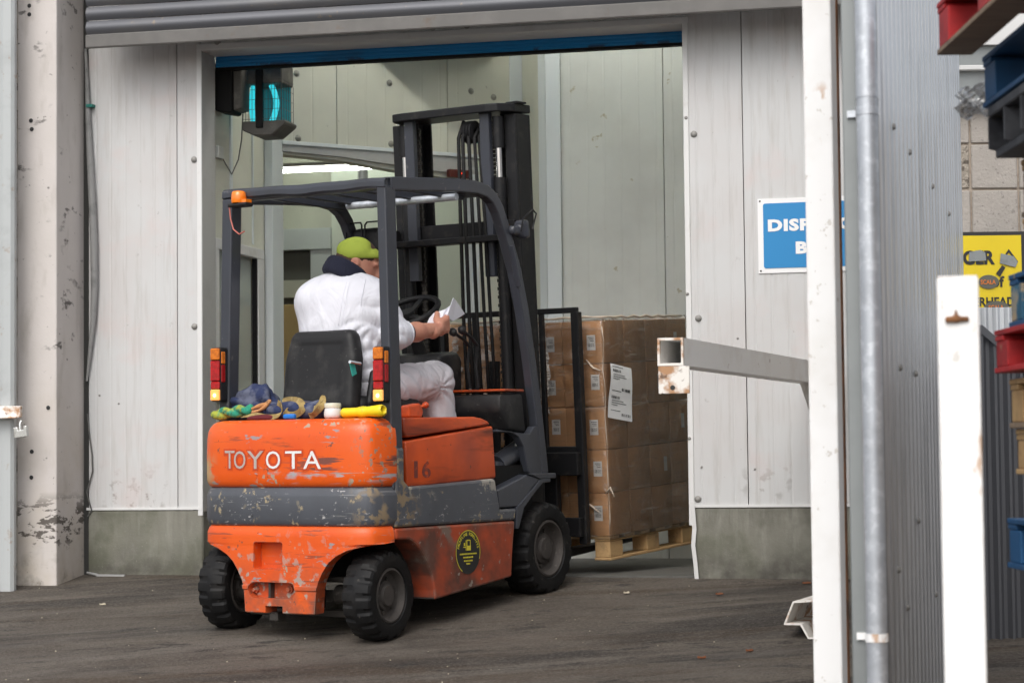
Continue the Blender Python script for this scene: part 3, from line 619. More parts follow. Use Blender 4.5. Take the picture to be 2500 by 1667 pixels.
for k in range(0, 25, 5): corr_sheet(k, k+5, M['corr'], gz_c-.3, 4.3, p0, dv, nv, P_, .0055, cw)
for px, py in ((2179,310),(2219,372),(2275,455),(2315,522),(2196,897),(2234,912),(2192,1390),(2214,1482),(2240,1270),(2283,1450)):
    h_ = hit(px, py, p0+nv*.0055, nv); q = CI @ h_
    build(MB().lathe([(.0001,.010),(.008,.009),(.012,.0)], (1,0,0), q, 8), 'screw', M['bolt'], cw, smooth=2)
px0, px1 = (CI @ hit(2099, 760, p0-dv*.05, -dv)).x, (CI @ hit(2153, 760, p0-dv*.05, -dv)).x; pxc, pr_ = (px0+px1)/2, (px1-px0)/2
def cz(py): return hit(2115, py, p0-dv*.05, -dv).z
pp = thing('drain_pipe', 'galvanised steel pipe clipped to the grey corner', 'pipe', CF, (pxc,-.05,gz_c-.2))
build(MB().tube([(pxc,-.05,gz_c-.2),(pxc,-.05,cz(235))], pr_, 24), 'lower_pipe', M['galv'], pp, smooth=1)
build(MB().tube([(pxc,-.05,cz(240)),(pxc,-.05,cz(165))], pr_*1.04, 24), 'socket', M['galv'], pp, smooth=1)
build(MB().tube([(pxc,-.05,cz(170)),(pxc,-.05,4.3)], pr_, 24), 'upper_pipe', M['galv'], pp, smooth=1)
for py in (272, 1555):
    z = cz(py)
    build(MB().tube([(pxc,-.05,z-.012),(pxc,-.05,z+.012)], pr_*1.06, 24).box(fl+.015,pxc-pr_*.9,-.012,-.002,z-.010,z+.010).bar((pxc-pr_*.95,-.01,z),(pxc-pr_*.95,-.06,z),.004,.02), 'clip', M['galv'] if py < 1000 else M['white_paint'], pp, smooth=1)
# dispatch sign on the panel wall
sg = thing('wall_sign', 'blue and white dispatch bay sign on the wall right of the doorway', 'sign', WF, (.62,-.004,2.62))
sz0, sz1, st0, st1 = 2.622, 3.004, .345, .955
def rrect(x0, x1, y0, y1, r, n=4):
    p = []
    for cx_, cy_, a0 in ((x1-r,y1-r,0),(x0+r,y1-r,90),(x0+r,y0+r,180),(x1-r,y0+r,270)):
        for k in range(n+1):
            a = radians(a0+90*k/n); p.append((cx_+r*cos(a), cy_+r*sin(a)))
    return p
build(MB().box(st0, st1, -.006, -.001, sz0, sz1), 'backing', M['sign_white'], sg)
build(MB().prism(rrect(st0+.028, st1-.028, sz0+.025, sz1-.025, .012), 'y', -.0085, -.0065), 'blue_field', M['sign_blue'], sg)
# lettering starts exactly where it starts in the photograph
for txt, x0_, zc, wd in (('DISPATCH', .397, 2.865, .505), ('BAY', .537, 2.748, .215)):
    tm = text_mesh(txt, .088, bold=.0048, align='LEFT', spacing=1.12)
    h_ = max(v[1] for v in tm.v)-min(v[1] for v in tm.v); k_ = .063/h_; xm = min(v[0] for v in tm.v); kx = wd/(max(v[0] for v in tm.v)-xm); ym = (max(v[1] for v in tm.v)+min(v[1] for v in tm.v))/2
    build(mapped(tm, lambda x, y, z: (x0_+(x-xm)*kx, -.0105, zc+(y-ym)*k_)), 'lettering', M['sign_white'], sg, fixn=False)
for a in (st0+.012, st1-.012):
    for z in (sz0+.012, sz1-.012): build(MB().lathe([(.0001,-.0095),(.004,-.009),(.005,-.0062)], (0,1,0), (a,0,z), 8), 'screw', M['ink'], sg)
# ================================================================== FORKLIFT (truck frame: x forward, y left)
ZB = 0.884
fk = thing('forklift', 'worn orange and grey forklift truck carrying a wrapped pallet through the doorway', 'forklift', TF, (0.4, 0, ZB))
HW = .504; CB = -.026
def plan(phi, hw=HW, a0=-.02, dep=.195, p=4.2):
    b = hw*math.copysign(abs(sin(phi))**(2/p), sin(phi)); a = a0-dep*abs(cos(phi))**(2/p); return a, b
def plan_pts(lim, n=36):
    # front curve from right (b<0) to left, kept inside |b|<=lim
    out = []
    for i in range(n+1):
        b = -lim+2*lim*i/n
        # keep more points in the corners
        x = 2*i/n-1; lim = min(lim, HW); b = lim*math.copysign(abs(x)**.55 if lim > .48 else abs(x), x)
        q = min(1, abs(b)/HW); a = -.02-.195*max(0, 1-q**4.2)**(1/4.2); out.append((a, b))
    return out
def loft(rows, back):                        # rows: (z, inset, half width)
    mb = MB(); rings = []
    for z, e, lim in rows:
        pts = plan_pts(lim); ring = []
        for a, b in pts:
            k = 1-e/HW; ring.append((-.02+(a+.02)*(1-e/.195), CB+b*k, z))
        if back is None: ring += [(min(a_+.085, -.008), CB+(b_-CB)*.93, z) for a_, b_, _ in reversed(ring)]
        else: ring += [(back, ring[-1][1], z), (back, ring[0][1], z)]
        rings.append(ring)
    n = len(rings[0]); mb.v = [v for r in rings for v in r]
    for i in range(len(rings)-1):
        for j in range(n): mb.f.append((i*n+j, i*n+(j+1)%n, (i+1)*n+(j+1)%n, (i+1)*n+j))
    mb.f.append(tuple(range(n-1,-1,-1))); mb.f.append(tuple((len(rings)-1)*n+j for j in range(n)))
    return mb
F = .53
up = [(1.576,.022,F),(1.579,.014,F),(1.590,.007,F),(1.605,.001,F),(1.64,.0,F),(1.72,.0,F),(1.80,.002,F),(1.83,.006,F),(1.852,.014,F),(1.868,.026,F),(1.878,.042,F),(1.884,.065,F)]
cw_top = build(loft(up, .0), 'counterweight_cover', M['orange'], fk, smooth=.9)
mid = [(1.400,.020,F),(1.404,.012,F),(1.412,.007,F),(1.432,.0,F),(1.535,.0,F),(1.54,.001,F),(1.566,.010,F),(1.572,.014,F),(1.578,.024,F)]
cw_mid = build(loft(mid, .0), 'grey_band', M['stripe'], fk, smooth=.7)
low = [(1.008,.004,.195),(1.012,.0,.20),(1.06,.0,.203),(1.11,.0,.208),(1.115,-.006,.208),(1.13,-.006,.212),(1.135,.0,.213),(1.16,.0,.222),(1.20,.0,.245),(1.24,.0,.275),(1.27,.001,.315),(1.295,.001,.37),(1.31,.002,.43),(1.322,.002,.50),(1.328,.002,.5299),(1.35,.002,.5299),(1.37,.002,.5299),(1.392,.010,.5299),(1.402,.020,.5299)]
cw_low = build(loft(low, None), 'counterweight_base', M['orange_low'], fk)
def bz(px, py, a=-.215): return RR(px, py, a)
def rect_cut(x0, x1, y0, y1, a0, a1):
    (b0, z1), (b1, z0) = bz(x0, y0), bz(x1, y1); return MB().prism(rrect(min(b0,b1), max(b0,b1), z0-.001, z1, .012, 3), 'x', a0, a1)
base_ = BASE[fk][1]
def loc(mb): return mapped(mb, lambda x, y, z: (x-base_.x, y-base_.y, z-base_.z))
(b0, z1), (b1, z0) = bz(606,1419), bz(721,1462)
slot = MB().prism(rrect(b1, b0, z0, z1, (z1-z0)*.48, 6), 'x', -.3, -.165)
(nb0, nz1), (nb1, nz0) = bz(648,1478), bz(690,1520)
cut(cw_low, [loc(rect_cut(618,689,1322,1390,-.3,-.155)), loc(slot), loc(MB().box(-.3,-.10,nb1,nb0,.9,nz1))])
cw_low.data.polygons.foreach_set('use_smooth', [True]*len(cw_low.data.polygons)); cw_low.data.set_sharp_from_angle(angle=.6)
for px in (625, 709):
    b, z = bz(px, 1438, -.17); build(MB().lathe([(.0001,-.018),(.010,-.018),(.012,-.006),(.018,-.006),(.020,.03)], (1,0,0), (-.172,b,z), 6), 'counterweight_bolt', M['orange_low'], fk)
b, z = bz(663, 1440, -.18); build(MB().box(-.195,-.15,b-.006,b+.006,z-.035,z+.035), 'tow_pin', M['grease'], fk)
b, z = bz(668, 1500, -.16); build(MB().box(-.18,-.11,b-.035,b+.015,z-.03,z+.015), 'tow_eye', M['grease'], fk, bevel=.008)
# raised maker's name on the rear
tgt = [('T',547,573),('O',571,600),('Y',604,644),('O',650,685),('T',697,737),('A',741,784)]
def rear_a(b): q = min(1, abs(b-CB)/HW); return -.02-.195*max(0, 1-q**4.2)**(1/4.2)
for i, (chx, x0, x1) in enumerate(tgt):
    (bl, zt), (br, zb_) = bz(x0, 1101 if i else 1100), bz(x1, 1144 if i else 1143)
    tm = text_mesh(chx, .1, bold=.0002); xs = [v[0] for v in tm.v]; ys = [v[1] for v in tm.v]
    def mp(gx, off):
        return lambda x, y, z: ((lambda b: (rear_a(b)-off, b, zb_-gx+(y-min(ys))/(max(ys)-min(ys))*(zt-zb_+2*gx)))(bl+gx+(x-min(xs))/(max(xs)-min(xs))*(br-bl-2*gx)))
    if i == 0:
        build(mapped(tm, mp(0, .003)), 'letter', M['letter_grey'], cw_top, fixn=False)
    else:
        build(mapped(tm, mp(0, .0032)), 'letter', M['letter_grey'] if i < 3 else M['letter'], cw_top, fixn=False)
    tm2 = text_mesh(chx, .1, bold=.010); xs = [v[0] for v in tm2.v]; ys = [v[1] for v in tm2.v]
    build(mapped(tm2, mp(.008, .0016)), 'letter_outline', M['letter_edge'], cw_top, fixn=False)
# ---- frame sides
def sp(*pts, b=-.53): return [S(x, y, b) for x, y in pts]
arch = sp((964,1317),(999,1316),(1015,1326),(1030,1345),(1046,1376),(1056,1405),(1062,1440),(1063,1463))
low_side = [S(964,1291)]+arch+sp((1250,1407),(1252,1350),(1258,1273))
low_side[0] = (-.010, 1.388); low_side[-1] = (.985, 1.391); low_side[1] = (-.010, arch[0][1])
side = build(MB().prism(low_side, 'y', -.53, -.40), 'side_skirt', M['orange_dirty'], fk, bevel=.010, seg=2)
build(MB().prism(low_side, 'y', .40, .53), 'side_skirt', M['orange_dirty'], fk, bevel=.010, seg=2)
band = [(-.010,1.392),(.985,1.394)]+sp((1262,1240),(1222,1243),(1214,1196),(1210,1168))+[(.10,1.572),(.06,1.60),(.06,1.75),(-.004,1.75),(-.010,1.55)]
for sgn in (-1, 1):
    lo, hi = (-.53,-.42) if sgn < 0 else (.42,.53)
    build(MB().prism(band, 'y', lo, hi), 'grey_frame', M['stripe'], fk, bevel=.012, seg=2)
# inner arch liner and hidden chassis
build(MB().box(.27, .98, -.40, .40, 1.12, 1.86).box(.0,.27,-.40,.40,1.345,1.86).box(-.12,-.06,-.17,.17,1.03,1.33), 'chassis', M['black'], fk)
build(MB().box(-.035,.0,CB-.475,CB+.475,1.352,1.86), 'gap_liner', M['black'], fk)
for sgn in (-1, 1):
    ar = [S(x, y, -.53) for x, y in ((964,1317),(999,1316),(1015,1326),(1030,1345),(1046,1376),(1056,1405),(1062,1440),(1063,1463))]
    m_ = MB()
    for (a, z), (a2, z2) in zip(ar, ar[1:]): m_.add([(a,sgn*.522,z+.002),(a2,sgn*.522,z2+.002),(a2,sgn*.28,z2+.002),(a,sgn*.28,z+.002)], [(0,1,2,3)])
    build(m_, 'arch_liner', M['grease'], fk)
for px, py, w_ in ((1,1412,.022),(2,1500,.035),(3,1455,.05)):
    z = bz(790, py, -.05)[1]; a = {1:-.03, 2:.06, 3:.0}[px]
    build(MB().box(a-.03, a+.03, -.42, .42, z-w_/2, z+w_/2), 'axle_beam', M['grease'], fk, bevel=.004)
z = 1.086; 
for sg_ in (-1, 1): build(MB().tube([(.0,sg_*.40,z),(.0,sg_*.2,z)], .045, 14), 'steer_knuckle', M['grease'], fk, smooth=1)
# ---- battery hood: lid and side door
lid = sp((987,1019),(1160,1017),(1178,1021),(1192,1028),(1199,1036),(996,1068),(990,1062),(987,1052), b=-.50)
build(MB().prism(lid, 'y', -.50, .50), 'hood_lid', M['orange_side'], fk, bevel=.012, seg=3, smooth=.6)
door = sp((988,1077),(1202,1039),(1210,1167),(994,1190), b=-.50)
for lo, hi in ((-.505,-.40),(.40,.505)):
    build(MB().prism(door, 'y', lo, hi), 'side_door', M['orange_side'], fk, bevel=.012, seg=3, smooth=.6)
for chx, x0, x1 in (('1',1011,1020),('6',1030,1052)):
    (al, zt), (ar_, zb_) = S(x0, 1125, -.507), S(x1, 1166, -.507); tm = text_mesh(chx, .1, bold=.002); xs = [v[0] for v in tm.v]; ys = [v[1] for v in tm.v]
    build(mapped(tm, lambda x, y, z: (al+(x-min(xs))/(max(xs)-min(xs))*(ar_-al), -.507, zb_+(y-min(ys))/(max(ys)-min(ys))*(zt-zb_))), 'stencil_number', M['letter16'], fk, fixn=False)
# round dealer sticker
(sc, szz) = S(1143,1347,-.5325); sr = .103
def disc(cx_, cz_, r, y, n=40, rz=None): return MB().add([(cx_+r*cos(2*pi*k/n), y, cz_+(rz or r)*sin(2*pi*k/n)) for k in range(n)], [tuple(range(n))])
stk = build(disc(sc, szz, sr, -.5318), 'dealer_sticker', M['ink'], fk, fixn=False)
def ringm(r0, r1, y, n=48, a0=0, a1=360):
    mb = MB()
    for k in range(n+1):
        a = radians(a0+(a1-a0)*k/n); mb.v += [(sc+r0*cos(a), y, szz+r0*sin(a)), (sc+r1*cos(a), y, szz+r1*sin(a))]
        if k: mb.f.append((2*k-2, 2*k-1, 2*k+1, 2*k))
    return mb
build(ringm(sr*.96, sr*1.0, -.5326, a0=-20, a1=240), 'sticker_ring', M['yellow_ink'], stk, fixn=False)
s_txt = 'FRONTLINE FORKLIFTS'
mm = MB()
for i, chx in enumerate(s_txt):
    if chx == ' ': continue
    a = radians(165-150*i/(len(s_txt)-1)); tm = text_mesh(chx, .021, bold=.0006)
    r = sr*.82; cx_, cz_ = sc+r*cos(a), szz+r*sin(a); ca, sa = cos(a-pi/2), sin(a-pi/2)
    tm = mapped(tm, lambda x, y, z: (cx_+x*ca-y*sa, -.5326, cz_+x*sa+y*ca)); mm.add(tm.v, tm.f)
build(mm, 'sticker_ring_text', M['yellow_ink'], stk, fixn=False)
mm = MB()
mm.box(sc-.012,sc+.022,-.533,-.5326,szz+.008,szz+.030).box(sc-.012,sc-.007,-.533,-.5326,szz+.03,szz+.058).box(sc+.016,sc+.020,-.533,-.5326,szz+.03,szz+.056).box(sc-.007,sc+.016,-.533,-.5326,szz+.053,szz+.058)
mm.box(sc-.020,sc-.016,-.533,-.5326,szz+.008,szz+.056).box(sc-.040,sc-.021,-.533,-.5326,szz+.022,szz+.026).box(sc-.036,sc-.026,-.533,-.5326,szz+.030,szz+.044)
build(mm, 'sticker_emblem', M['yellow_ink'], stk)
mm = MB()
for dz, hw_ in ((-.008,.070),(-.024,.042),(-.040,.036),(-.054,.015)):
    x = sc-hw_
    while x < sc+hw_:
        l_ = random.uniform(.005,.012); mm.box(x, min(x+l_, sc+hw_), -.533, -.5326, szz+dz-.0035, szz+dz+.0035); x += l_+.003
build(mm, 'sticker_small_print', M['yellow_ink'], stk)
# ---- front frame: step plate, fender, tilt cylinder opening
build(MB().prism(sp((1288,1156),(1358,1154),(1358,1167),(1318,1169),(1300,1160)), 'y', -.53, -.36), 'step_plate', M['guard'], fk, bevel=.004)
for sgn in (-1, 1):
    fe = sp((1216,1196),(1290,1158),(1322,1168),(1298,1196),(1270,1236),(1220,1240)); lo, hi = (-.525,-.36) if sgn < 0 else (.36,.525)
    build(MB().prism(fe, 'y', lo, hi), 'fender', M['guard'], fk, bevel=.006)
    fe2 = sp((1262,1238),(1298,1197),(1322,1168),(1345,1166),(1345,1176),(1326,1178),(1304,1205),(1280,1240),(1268,1290),(1262,1290))
    build(MB().prism(fe2, 'y', lo-.004*(sgn < 0), hi+.004*(sgn > 0)), 'fender_lip', M['guard'], fk, bevel=.003)
cy0, cy1 = S(1212,1135,-.42), S(1280,1085,-.42)
build(MB().tube([(cy0[0],-.42,cy0[1]),(cy1[0],-.42,cy1[1])], .048, 16).tube([(cy0[0]-.03,-.42,cy0[1]-.10),(cy0[0],-.42,cy0[1]+.01)], [.03,.045], 12), 'tilt_cylinder', M['guard'], fk, smooth=1)
build(MB().prism(sp((1210,1055),(1245,1055),(1262,1066),(1274,1090),(1286,1150),(1292,1160),(1335,1160),(1318,1040),(1300,1040),(1290,1058),(1280,1058),(1210,1048),b=-.49), 'y', -.50, -.46), 'side_plate', M['guard'], fk, bevel=.004)
# floor and dashboard block
build(MB().box(.80, 1.24, -.47, .47, 1.40, 1.66).box(.86,1.20,-.44,.44,1.2,1.5), 'floor_plate', M['black'], fk)
cow = [(1.24,1.60),(1.06,1.62),(1.02,1.70),(.98,2.10),(1.05,2.22),(1.20,2.24),(1.24,2.20)]
build(MB().prism(cow, 'y', -.06, .42), 'dashboard', M['blackplastic'], fk, bevel=.02, seg=2, smooth=.7)
cb = sp((1226,962),(1280,960),(1290,1055),(1240,1050),(1224,1000), b=-.48)
build(MB().prism([(.93,2.005),(1.14,2.015),(1.17,1.82),(1.0,1.83),(.93,1.93)], 'y', -.485, .0), 'side_cowl', M['blackplastic'], fk, bevel=.018, seg=2, smooth=.7)
build(MB().box(.98, 1.16, -.48, -.10, 2.022, 2.034), 'cowl_cap', M['orange_side'], fk, bevel=.003)
# steering wheel
swc = Vector((1.00, .115, 2.435)); ax = Vector((-.50, 0, .87)).normalized(); su = Vector((0,1,0)); sv = ax.cross(su)
sw = build(MB().tube([swc+su*(.165*cos(2*pi*k/28))+sv*(.165*sin(2*pi*k/28)) for k in range(29)], .0155, 10, caps=False), 'steering_wheel', M['blackplastic'], fk, smooth=3.14)
m_ = MB().tube([swc-ax*.04, swc+ax*.006], .04, 14)
for a in (30, 150, 270):
    m_.bar(swc-ax*.02, swc+su*(.162*cos(radians(a)))+sv*(.162*sin(radians(a))), .03, .012, tuple(ax))
build(m_, 'steering_spokes', M['blackplastic'], sw)
build(MB().tube([swc-ax*.03, swc-ax*.30], .035, 12), 'steering_column', M['blackplastic'], fk, smooth=1)
k_ = swc+su*(-.165*cos(1.0))-sv*(.165*sin(1.0))
# hydraulic levers
for (x0, y0, x1, y1, x2, y2), bb in (((1106,811,1143,836,1148,948),-.30),((1128,806,1163,834,1168,946),-.33)):
    p = [S(x0, y0, bb), S((x0*.3+x1*.7), y0*.3+y1*.7, bb), S(x1+3, y1+10, bb), S(x1-1, (y1+y2)/2, bb), S(x2, y2, bb)]
    lv = build(MB().tube([(a, bb, z) for a, z in p], .0085, 8), 'lever', M['blackmetal'], fk, smooth=1)
    build(MB().lathe([(.0001,-.022),(.014,-.018),(.021,0),(.016,.016),(.0001,.02)], (-.6,0,.5), (p[0][0],bb,p[0][1]), 14), 'lever_knob', M['blackplastic'], lv, smooth=3.14)
# ---- seat
def sdf_part(fn, lo, hi, res, name, mat_, parent, sm=3.14): return build(nets(fn, lo, hi, res), name, mat_, parent, smooth=sm, fixn=False)
sb0 = RR(690,806,.10); sb1 = RR(885,990,.10)
Rt = rot3('Y', 7)
def seatback(P):
    q = P-np.array([.155,0,2.105]); q = q@Rt
    w_ = .215-.03*np.clip((q[...,2]-.06)/.12,0,1); Q = np.stack([q[...,0], q[...,1]*(.215/w_), q[...,2]], -1)
    d = rbox(Q, (0,0,0), (.045,.215,.20), .042); d = np.maximum(d, -rbox(q, (-.062,0,.02), (.02,.14,.12), .01)); return d
sdf_part(seatback, (.02,-.26,1.84), (.30,.26,2.36), .012, 'seat_backrest', M['blackplastic'], fk)
sdf_part(lambda P: rbox(P, (.40,0,1.945), (.25,.23,.05), .045), (.1,-.28,1.85), (.7,.28,2.02), .014, 'seat_cushion', M['blackplastic'], fk)
sdf_part(lambda P: rbox(P, (.245,-.235,2.02), (.05,.02,.09), .02, rot3('Y',14)), (.12,-.28,1.86), (.36,-.2,2.16), .009, 'seat_bracket', M['blackplastic'], fk)
a_, z_ = S(856,900,-.225); build(MB().bar((a_,-.232,z_+.028),(a_+.02,-.232,z_-.028),.004,.034,(1,0,0)), 'seat_tag', M['teal_label'], fk)
a_, z_ = S(870,884,-.24); build(MB().tube([(a_-.05,-.24,z_),(a_+.03,-.24,z_-.006)], .008, 8), 'seat_spring', M['chrome'], fk, smooth=1)
# parking brake bracket and knob
build(MB().prism(sp((986,990),(1014,984),(1022,1005),(1018,1019),(986,1019), b=-.46), 'y', -.49, -.44), 'brake_bracket', M['orange_knob'], fk, bevel=.008, seg=2)
p = [S(1012,998,-.46), S(1036,990,-.46)]
kb = build(MB().tube([(p[0][0],-.46,p[0][1]),(p[1][0],-.46,p[1][1])], .007, 8), 'brake_lever', M['orange_knob'], fk, smooth=1)
build(MB().lathe([(.0001,-.016),(.010,-.013),(.016,0),(.010,.013),(.0001,.016)], (0,1,0), (p[1][0]+.01,-.46,p[1][1]+.003), 14), 'brake_knob', M['orange_knob'], kb, smooth=3.14)
# ---- overhead guard
GR = .485
top_l = (-.02, .455); zt = 2.968
# rear legs
def leg(b_top, b_bot, a_top, a_bot, z0, z1, wa, wb, name='guard_leg'):
    mb = MB(); v = []
    for a, b, z in ((a_bot, b_bot, z0), (a_top, b_top, z1)):
        v += [(a-wa/2,b-wb/2,z),(a+wa/2,b-wb/2,z),(a+wa/2,b+wb/2,z),(a-wa/2,b+wb/2,z)]
    return build(mb.add(v, [(0,3,2,1),(4,5,6,7),(0,1,5,4),(1,2,6,5),(2,3,7,6),(3,0,4,7)]), name, M['guard'], fk, bevel=.008, seg=2)
rleg = leg(-.475, -.500, .008, .020, 1.56, 2.935, .082, .052)
lleg = leg(.420, .447, .0, .0, 1.86, 2.935, .075, .062)
# rear cross rail: rounded sheet-metal fascia
def fascia(u, v):
    b = .450-.950*u; zb_ = 2.985-.012*u; sag = .006*sin(u*9)+.004*sin(u*23)
    prof = [(-.02,.0),(-.055,-.004),(-.068,-.018),(-.068,-.045),(-.052,-.056),(-.02,-.056)]
    k = v*(len(prof)-1); i = min(int(k), len(prof)-2); f = k-i
    a = prof[i][0]*(1-f)+prof[i+1][0]*f; z = prof[i][1]*(1-f)+prof[i+1][1]*f
    return (a+.03, b, zb_+z+sag*(0.4 if v < .3 else 1)*.6)
build(MB().grid(fascia, 44, 16), 'rear_fascia', M['guard'], fk, smooth=.8)
build(MB().box(-.01, .06, -.49, .445, 2.925, 2.972), 'rear_rail', M['guard'], fk, bevel=.008)
# side rails curving down into the front legs
def rail_path(b):
    P = [S(x, y, -.50) for x, y in ((955,448),(1000,449),(1060,450),(1120,452),(1165,457),(1190,466),(1208,484),(1222,512),(1240,570),(1264,660),(1283,760),(1300,880),(1316,1010),(1331,1156))]
    return [(a, b, z) for a, z in P]
def sweep(path, wa, wb):                      # rectangular tube swept along a path in the x-z plane
    mb = MB(); n = len(path); path = [Vector(p) for p in path]
    for i, p in enumerate(path):
        t = (path[min(i+1,n-1)]-path[max(i-1,0)]).normalized(); nrm = Vector((t.z,0,-t.x)); yv = Vector((0,1,0))
        for su_, sv_ in ((-1,-1),(1,-1),(1,1),(-1,1)): mb.v.append(tuple(p+nrm*(su_*wa/2)+yv*(sv_*wb/2)))
        if i:
            for k in range(4): mb.f.append(((i-1)*4+k,(i-1)*4+(k+1)%4,i*4+(k+1)%4,i*4+k))
    mb.f += [(0,1,2,3),((n-1)*4+3,(n-1)*4+2,(n-1)*4+1,(n-1)*4)]
    return mb
build(sweep(rail_path(-.478), .062, .05), 'guard_rail', M['guard'], fk, bevel=.007, seg=2)
build(sweep([(a, .440, z) for a, b, z in rail_path(0)], .062, .05), 'guard_rail', M['guard'], fk, bevel=.007, seg=2)
build(MB().prism([S(x,y,-.50) for x,y in ((1150,441),(1178,442),(1205,455),(1236,476),(1205,474),(1170,470))], 'y', -.47, .47), 'front_rail', M['guard'], fk, bevel=.006)
for i in range(5):
    b = -.36+.18*i; build(MB().box(.05, .80, b-.014, b+.014, 2.95, 2.985), 'roof_bar', M['guard'], fk, bevel=.004)
build(MB().tube([(.62,-.45,2.945),(.62,.2,2.945)], .018, 8), 'roof_tube', M['galv'], fk, smooth=1)
# tail lamps on the legs
def tail(b, a, z0, z1, cab):
    h = z1-z0
    o = build(MB().box(a-.052, a+.0, b-.036, b+.026, z0-.004, z1+.004), 'tail_lamp', M['blackplastic'], fk, bevel=.008, seg=2)
    for m_, f0, f1, dd in (('lens_amber',.77,1.0,0), ('lens_red',.37,.76,0), ('lens_red',.22,.365,.002), ('lens_clear',0.0,.215,0)):
        build(MB().box(a-.066+dd, a-.050, b-.034, b+.018, z0+h*f0+.001, z0+h*f1-.001), 'lens', M[m_], o, bevel=.004)
    for m_, f0, f1 in (('lens_amber',.70,.93), ('lens_dark',.35,.68)):
        build(MB().box(a-.048, a-.020, b-.040, b-.034, z0+h*f0, z0+h*f1), 'side_lens', M[m_], o, bevel=.003)
    build(MB().lathe([(.0001,-.003),(.008,-.002),(.010,.001)], (1,0,0), (a-.067,b-.010,z0+h*.10), 10), 'bulb_glow', M['lens_hot'], o)
zA, zB_ = RR(925,979,-.07)[1], RR(925,847,-.07)[1]
tail(-.478, -.020, zA, zB_, 0)
zA, zB_ = RR(540,978,-.07)[1], RR(540,850,-.07)[1]
tail(.455, -.038, zA, zB_, 0)
# amber beacon and its wire
bb, zz_ = RR(586,496,-.06)
be = build(MB().box(-.085,-.02,bb-.050,bb+.060,zz_-.018,zz_+.0), 'beacon_base', M['blackplastic'], fk, bevel=.006)
build(MB().lathe([(.034,0),(.036,.008),(.036,.03),(.033,.05),(.026,.056),(.0001,.057)], (0,0,1), (-.055,bb+.012,zz_+.001), 20).box(-.072,-.03,bb-.046,bb-.02,zz_+.001,zz_+.016), 'beacon_dome', M['beacon'], be, smooth=.9)
wp = [RR(x, y, -.07) for x, y in ((560,505),(563,535),(570,560),(584,572),(597,565))]
build(MB().tube([(-.07, b, z) for b, z in wp], .0035, 6), 'beacon_wire', M['red_wire'], fk, smooth=1)
# work lamp with wire hoop on the left front leg, lamp on the right front leg
a_, z_ = S(900,590,.33)
wl = sdf_part(lambda P: rbox(P, (a_+.02,.33,z_), (.05,.10,.07), .035), (a_-.1,.2,z_-.12), (a_+.12,.46,z_+.12), .014, 'work_lamp', M['blackplastic'], fk)
m_ = MB()
for db in (-.06, .06):
    m_.tube([(a_-.04,.33+db-.05,z_-.08),(a_-.045,.33+db-.05,z_+.08),(a_-.04,.33+db-.04,z_+.095),(a_-.04,.33+db+.04,z_+.095),(a_-.045,.33+db+.05,z_+.08),(a_-.045,.33+db+.05,z_-.08)], .005, 6)
build(m_, 'lamp_cage', M['blackmetal'], wl, smooth=1)
a_, z_ = S(1275,560,-.52)
wl = sdf_part(lambda P: smin(rbox(P, (a_,-.52,z_), (.026,.034,.046), .016, rot3('Y',-12)), rbox(P, (a_-.05,-.50,z_-.01), (.045,.03,.022), .015), .015), (a_-.14,-.60,z_-.1), (a_+.08,-.42,z_+.1), .009, 'mast_lamp', M['guard'], fk)
pth = [S(x, y, -.54) for x, y in ((1268,566),(1272,535),(1296,512),(1305,522),(1296,560))]
build(MB().tube([(a, -.55, z) for a, z in pth], .0045, 6), 'lamp_hoop', M['blackmetal'], wl, smooth=1)
pth = [S(x, y, -.51) for x, y in ((1248,600),(1270,700))]
build(MB().bar((pth[0][0],-.508,pth[0][1]),(pth[1][0]-.01,-.508,pth[1][1]),.012,.03,(0,1,0)), 'lamp_bracket', M['guard'], wl, bevel=.003)
# ---- mast (tilted back)
TILT = radians(3.2); PC = Vector((1.42, 0, 1.30))
def mtilt(v):
    x, z = v.x-PC.x, v.z-PC.z; return Vector((PC.x+x*cos(TILT)-z*sin(TILT), v.y, PC.z+z*cos(TILT)+x*sin(TILT)))
def mm_(): return MB(mtilt)
for sg_ in (-1, 1):
    def Y(a, b): return (sg_*a, sg_*b) if sg_ > 0 else (sg_*b, sg_*a)
    y0, y1 = Y(.315, .38)
    m_ = mm_().box(1.375,1.39,y0,y1,1.12,3.44).box(1.505,1.52,y0,y1,1.12,3.44); w0, w1 = Y(.366,.38); m_.box(1.39,1.505,w0,w1,1.12,3.44)
    build(m_, 'mast_outer_channel', M['blackmetal'], fk, bevel=.003)
    y0, y1 = Y(.255, .312); m_ = mm_().box(1.43,1.445,y0,y1,1.12,3.46).box(1.545,1.56,y0,y1,1.12,3.46); w0, w1 = Y(.298,.312); m_.box(1.445,1.545,w0,w1,1.12,3.46)
    build(m_, 'mast_inner_channel', M['blackmetal'], fk, bevel=.003)
    y0, y1 = Y(.205, .262); build(mm_().box(1.31,1.345,y0,y1,2.62,3.455), 'mast_guide_bar', M['guard'], fk, bevel=.003)
    yc = sg_*.290
    cyl = build(mm_().tube([(1.355,yc,1.15),(1.355,yc,3.02)], .030, 14).tube([(1.355,yc,3.02),(1.355,yc,3.12)], .033, 14).tube([(1.355,yc,3.27),(1.355,yc,3.43)], .030, 14), 'lift_cylinder', M['blackmetal'], fk, smooth=1)
    build(mm_().tube([(1.355,yc,3.10),(1.355,yc,3.30)], .018, 12), 'chrome_rod', M['chrome'], cyl, smooth=1)
    ych = sg_*.235; m_ = mm_()
    for k in range(100):
        z = 1.30+k*.0212; m_.box(1.395,1.409,ych-(.014 if k % 2 else .009),ych+(.014 if k % 2 else .009),z,z+.017)
    build(m_, 'lift_chain', M['grease'], fk)
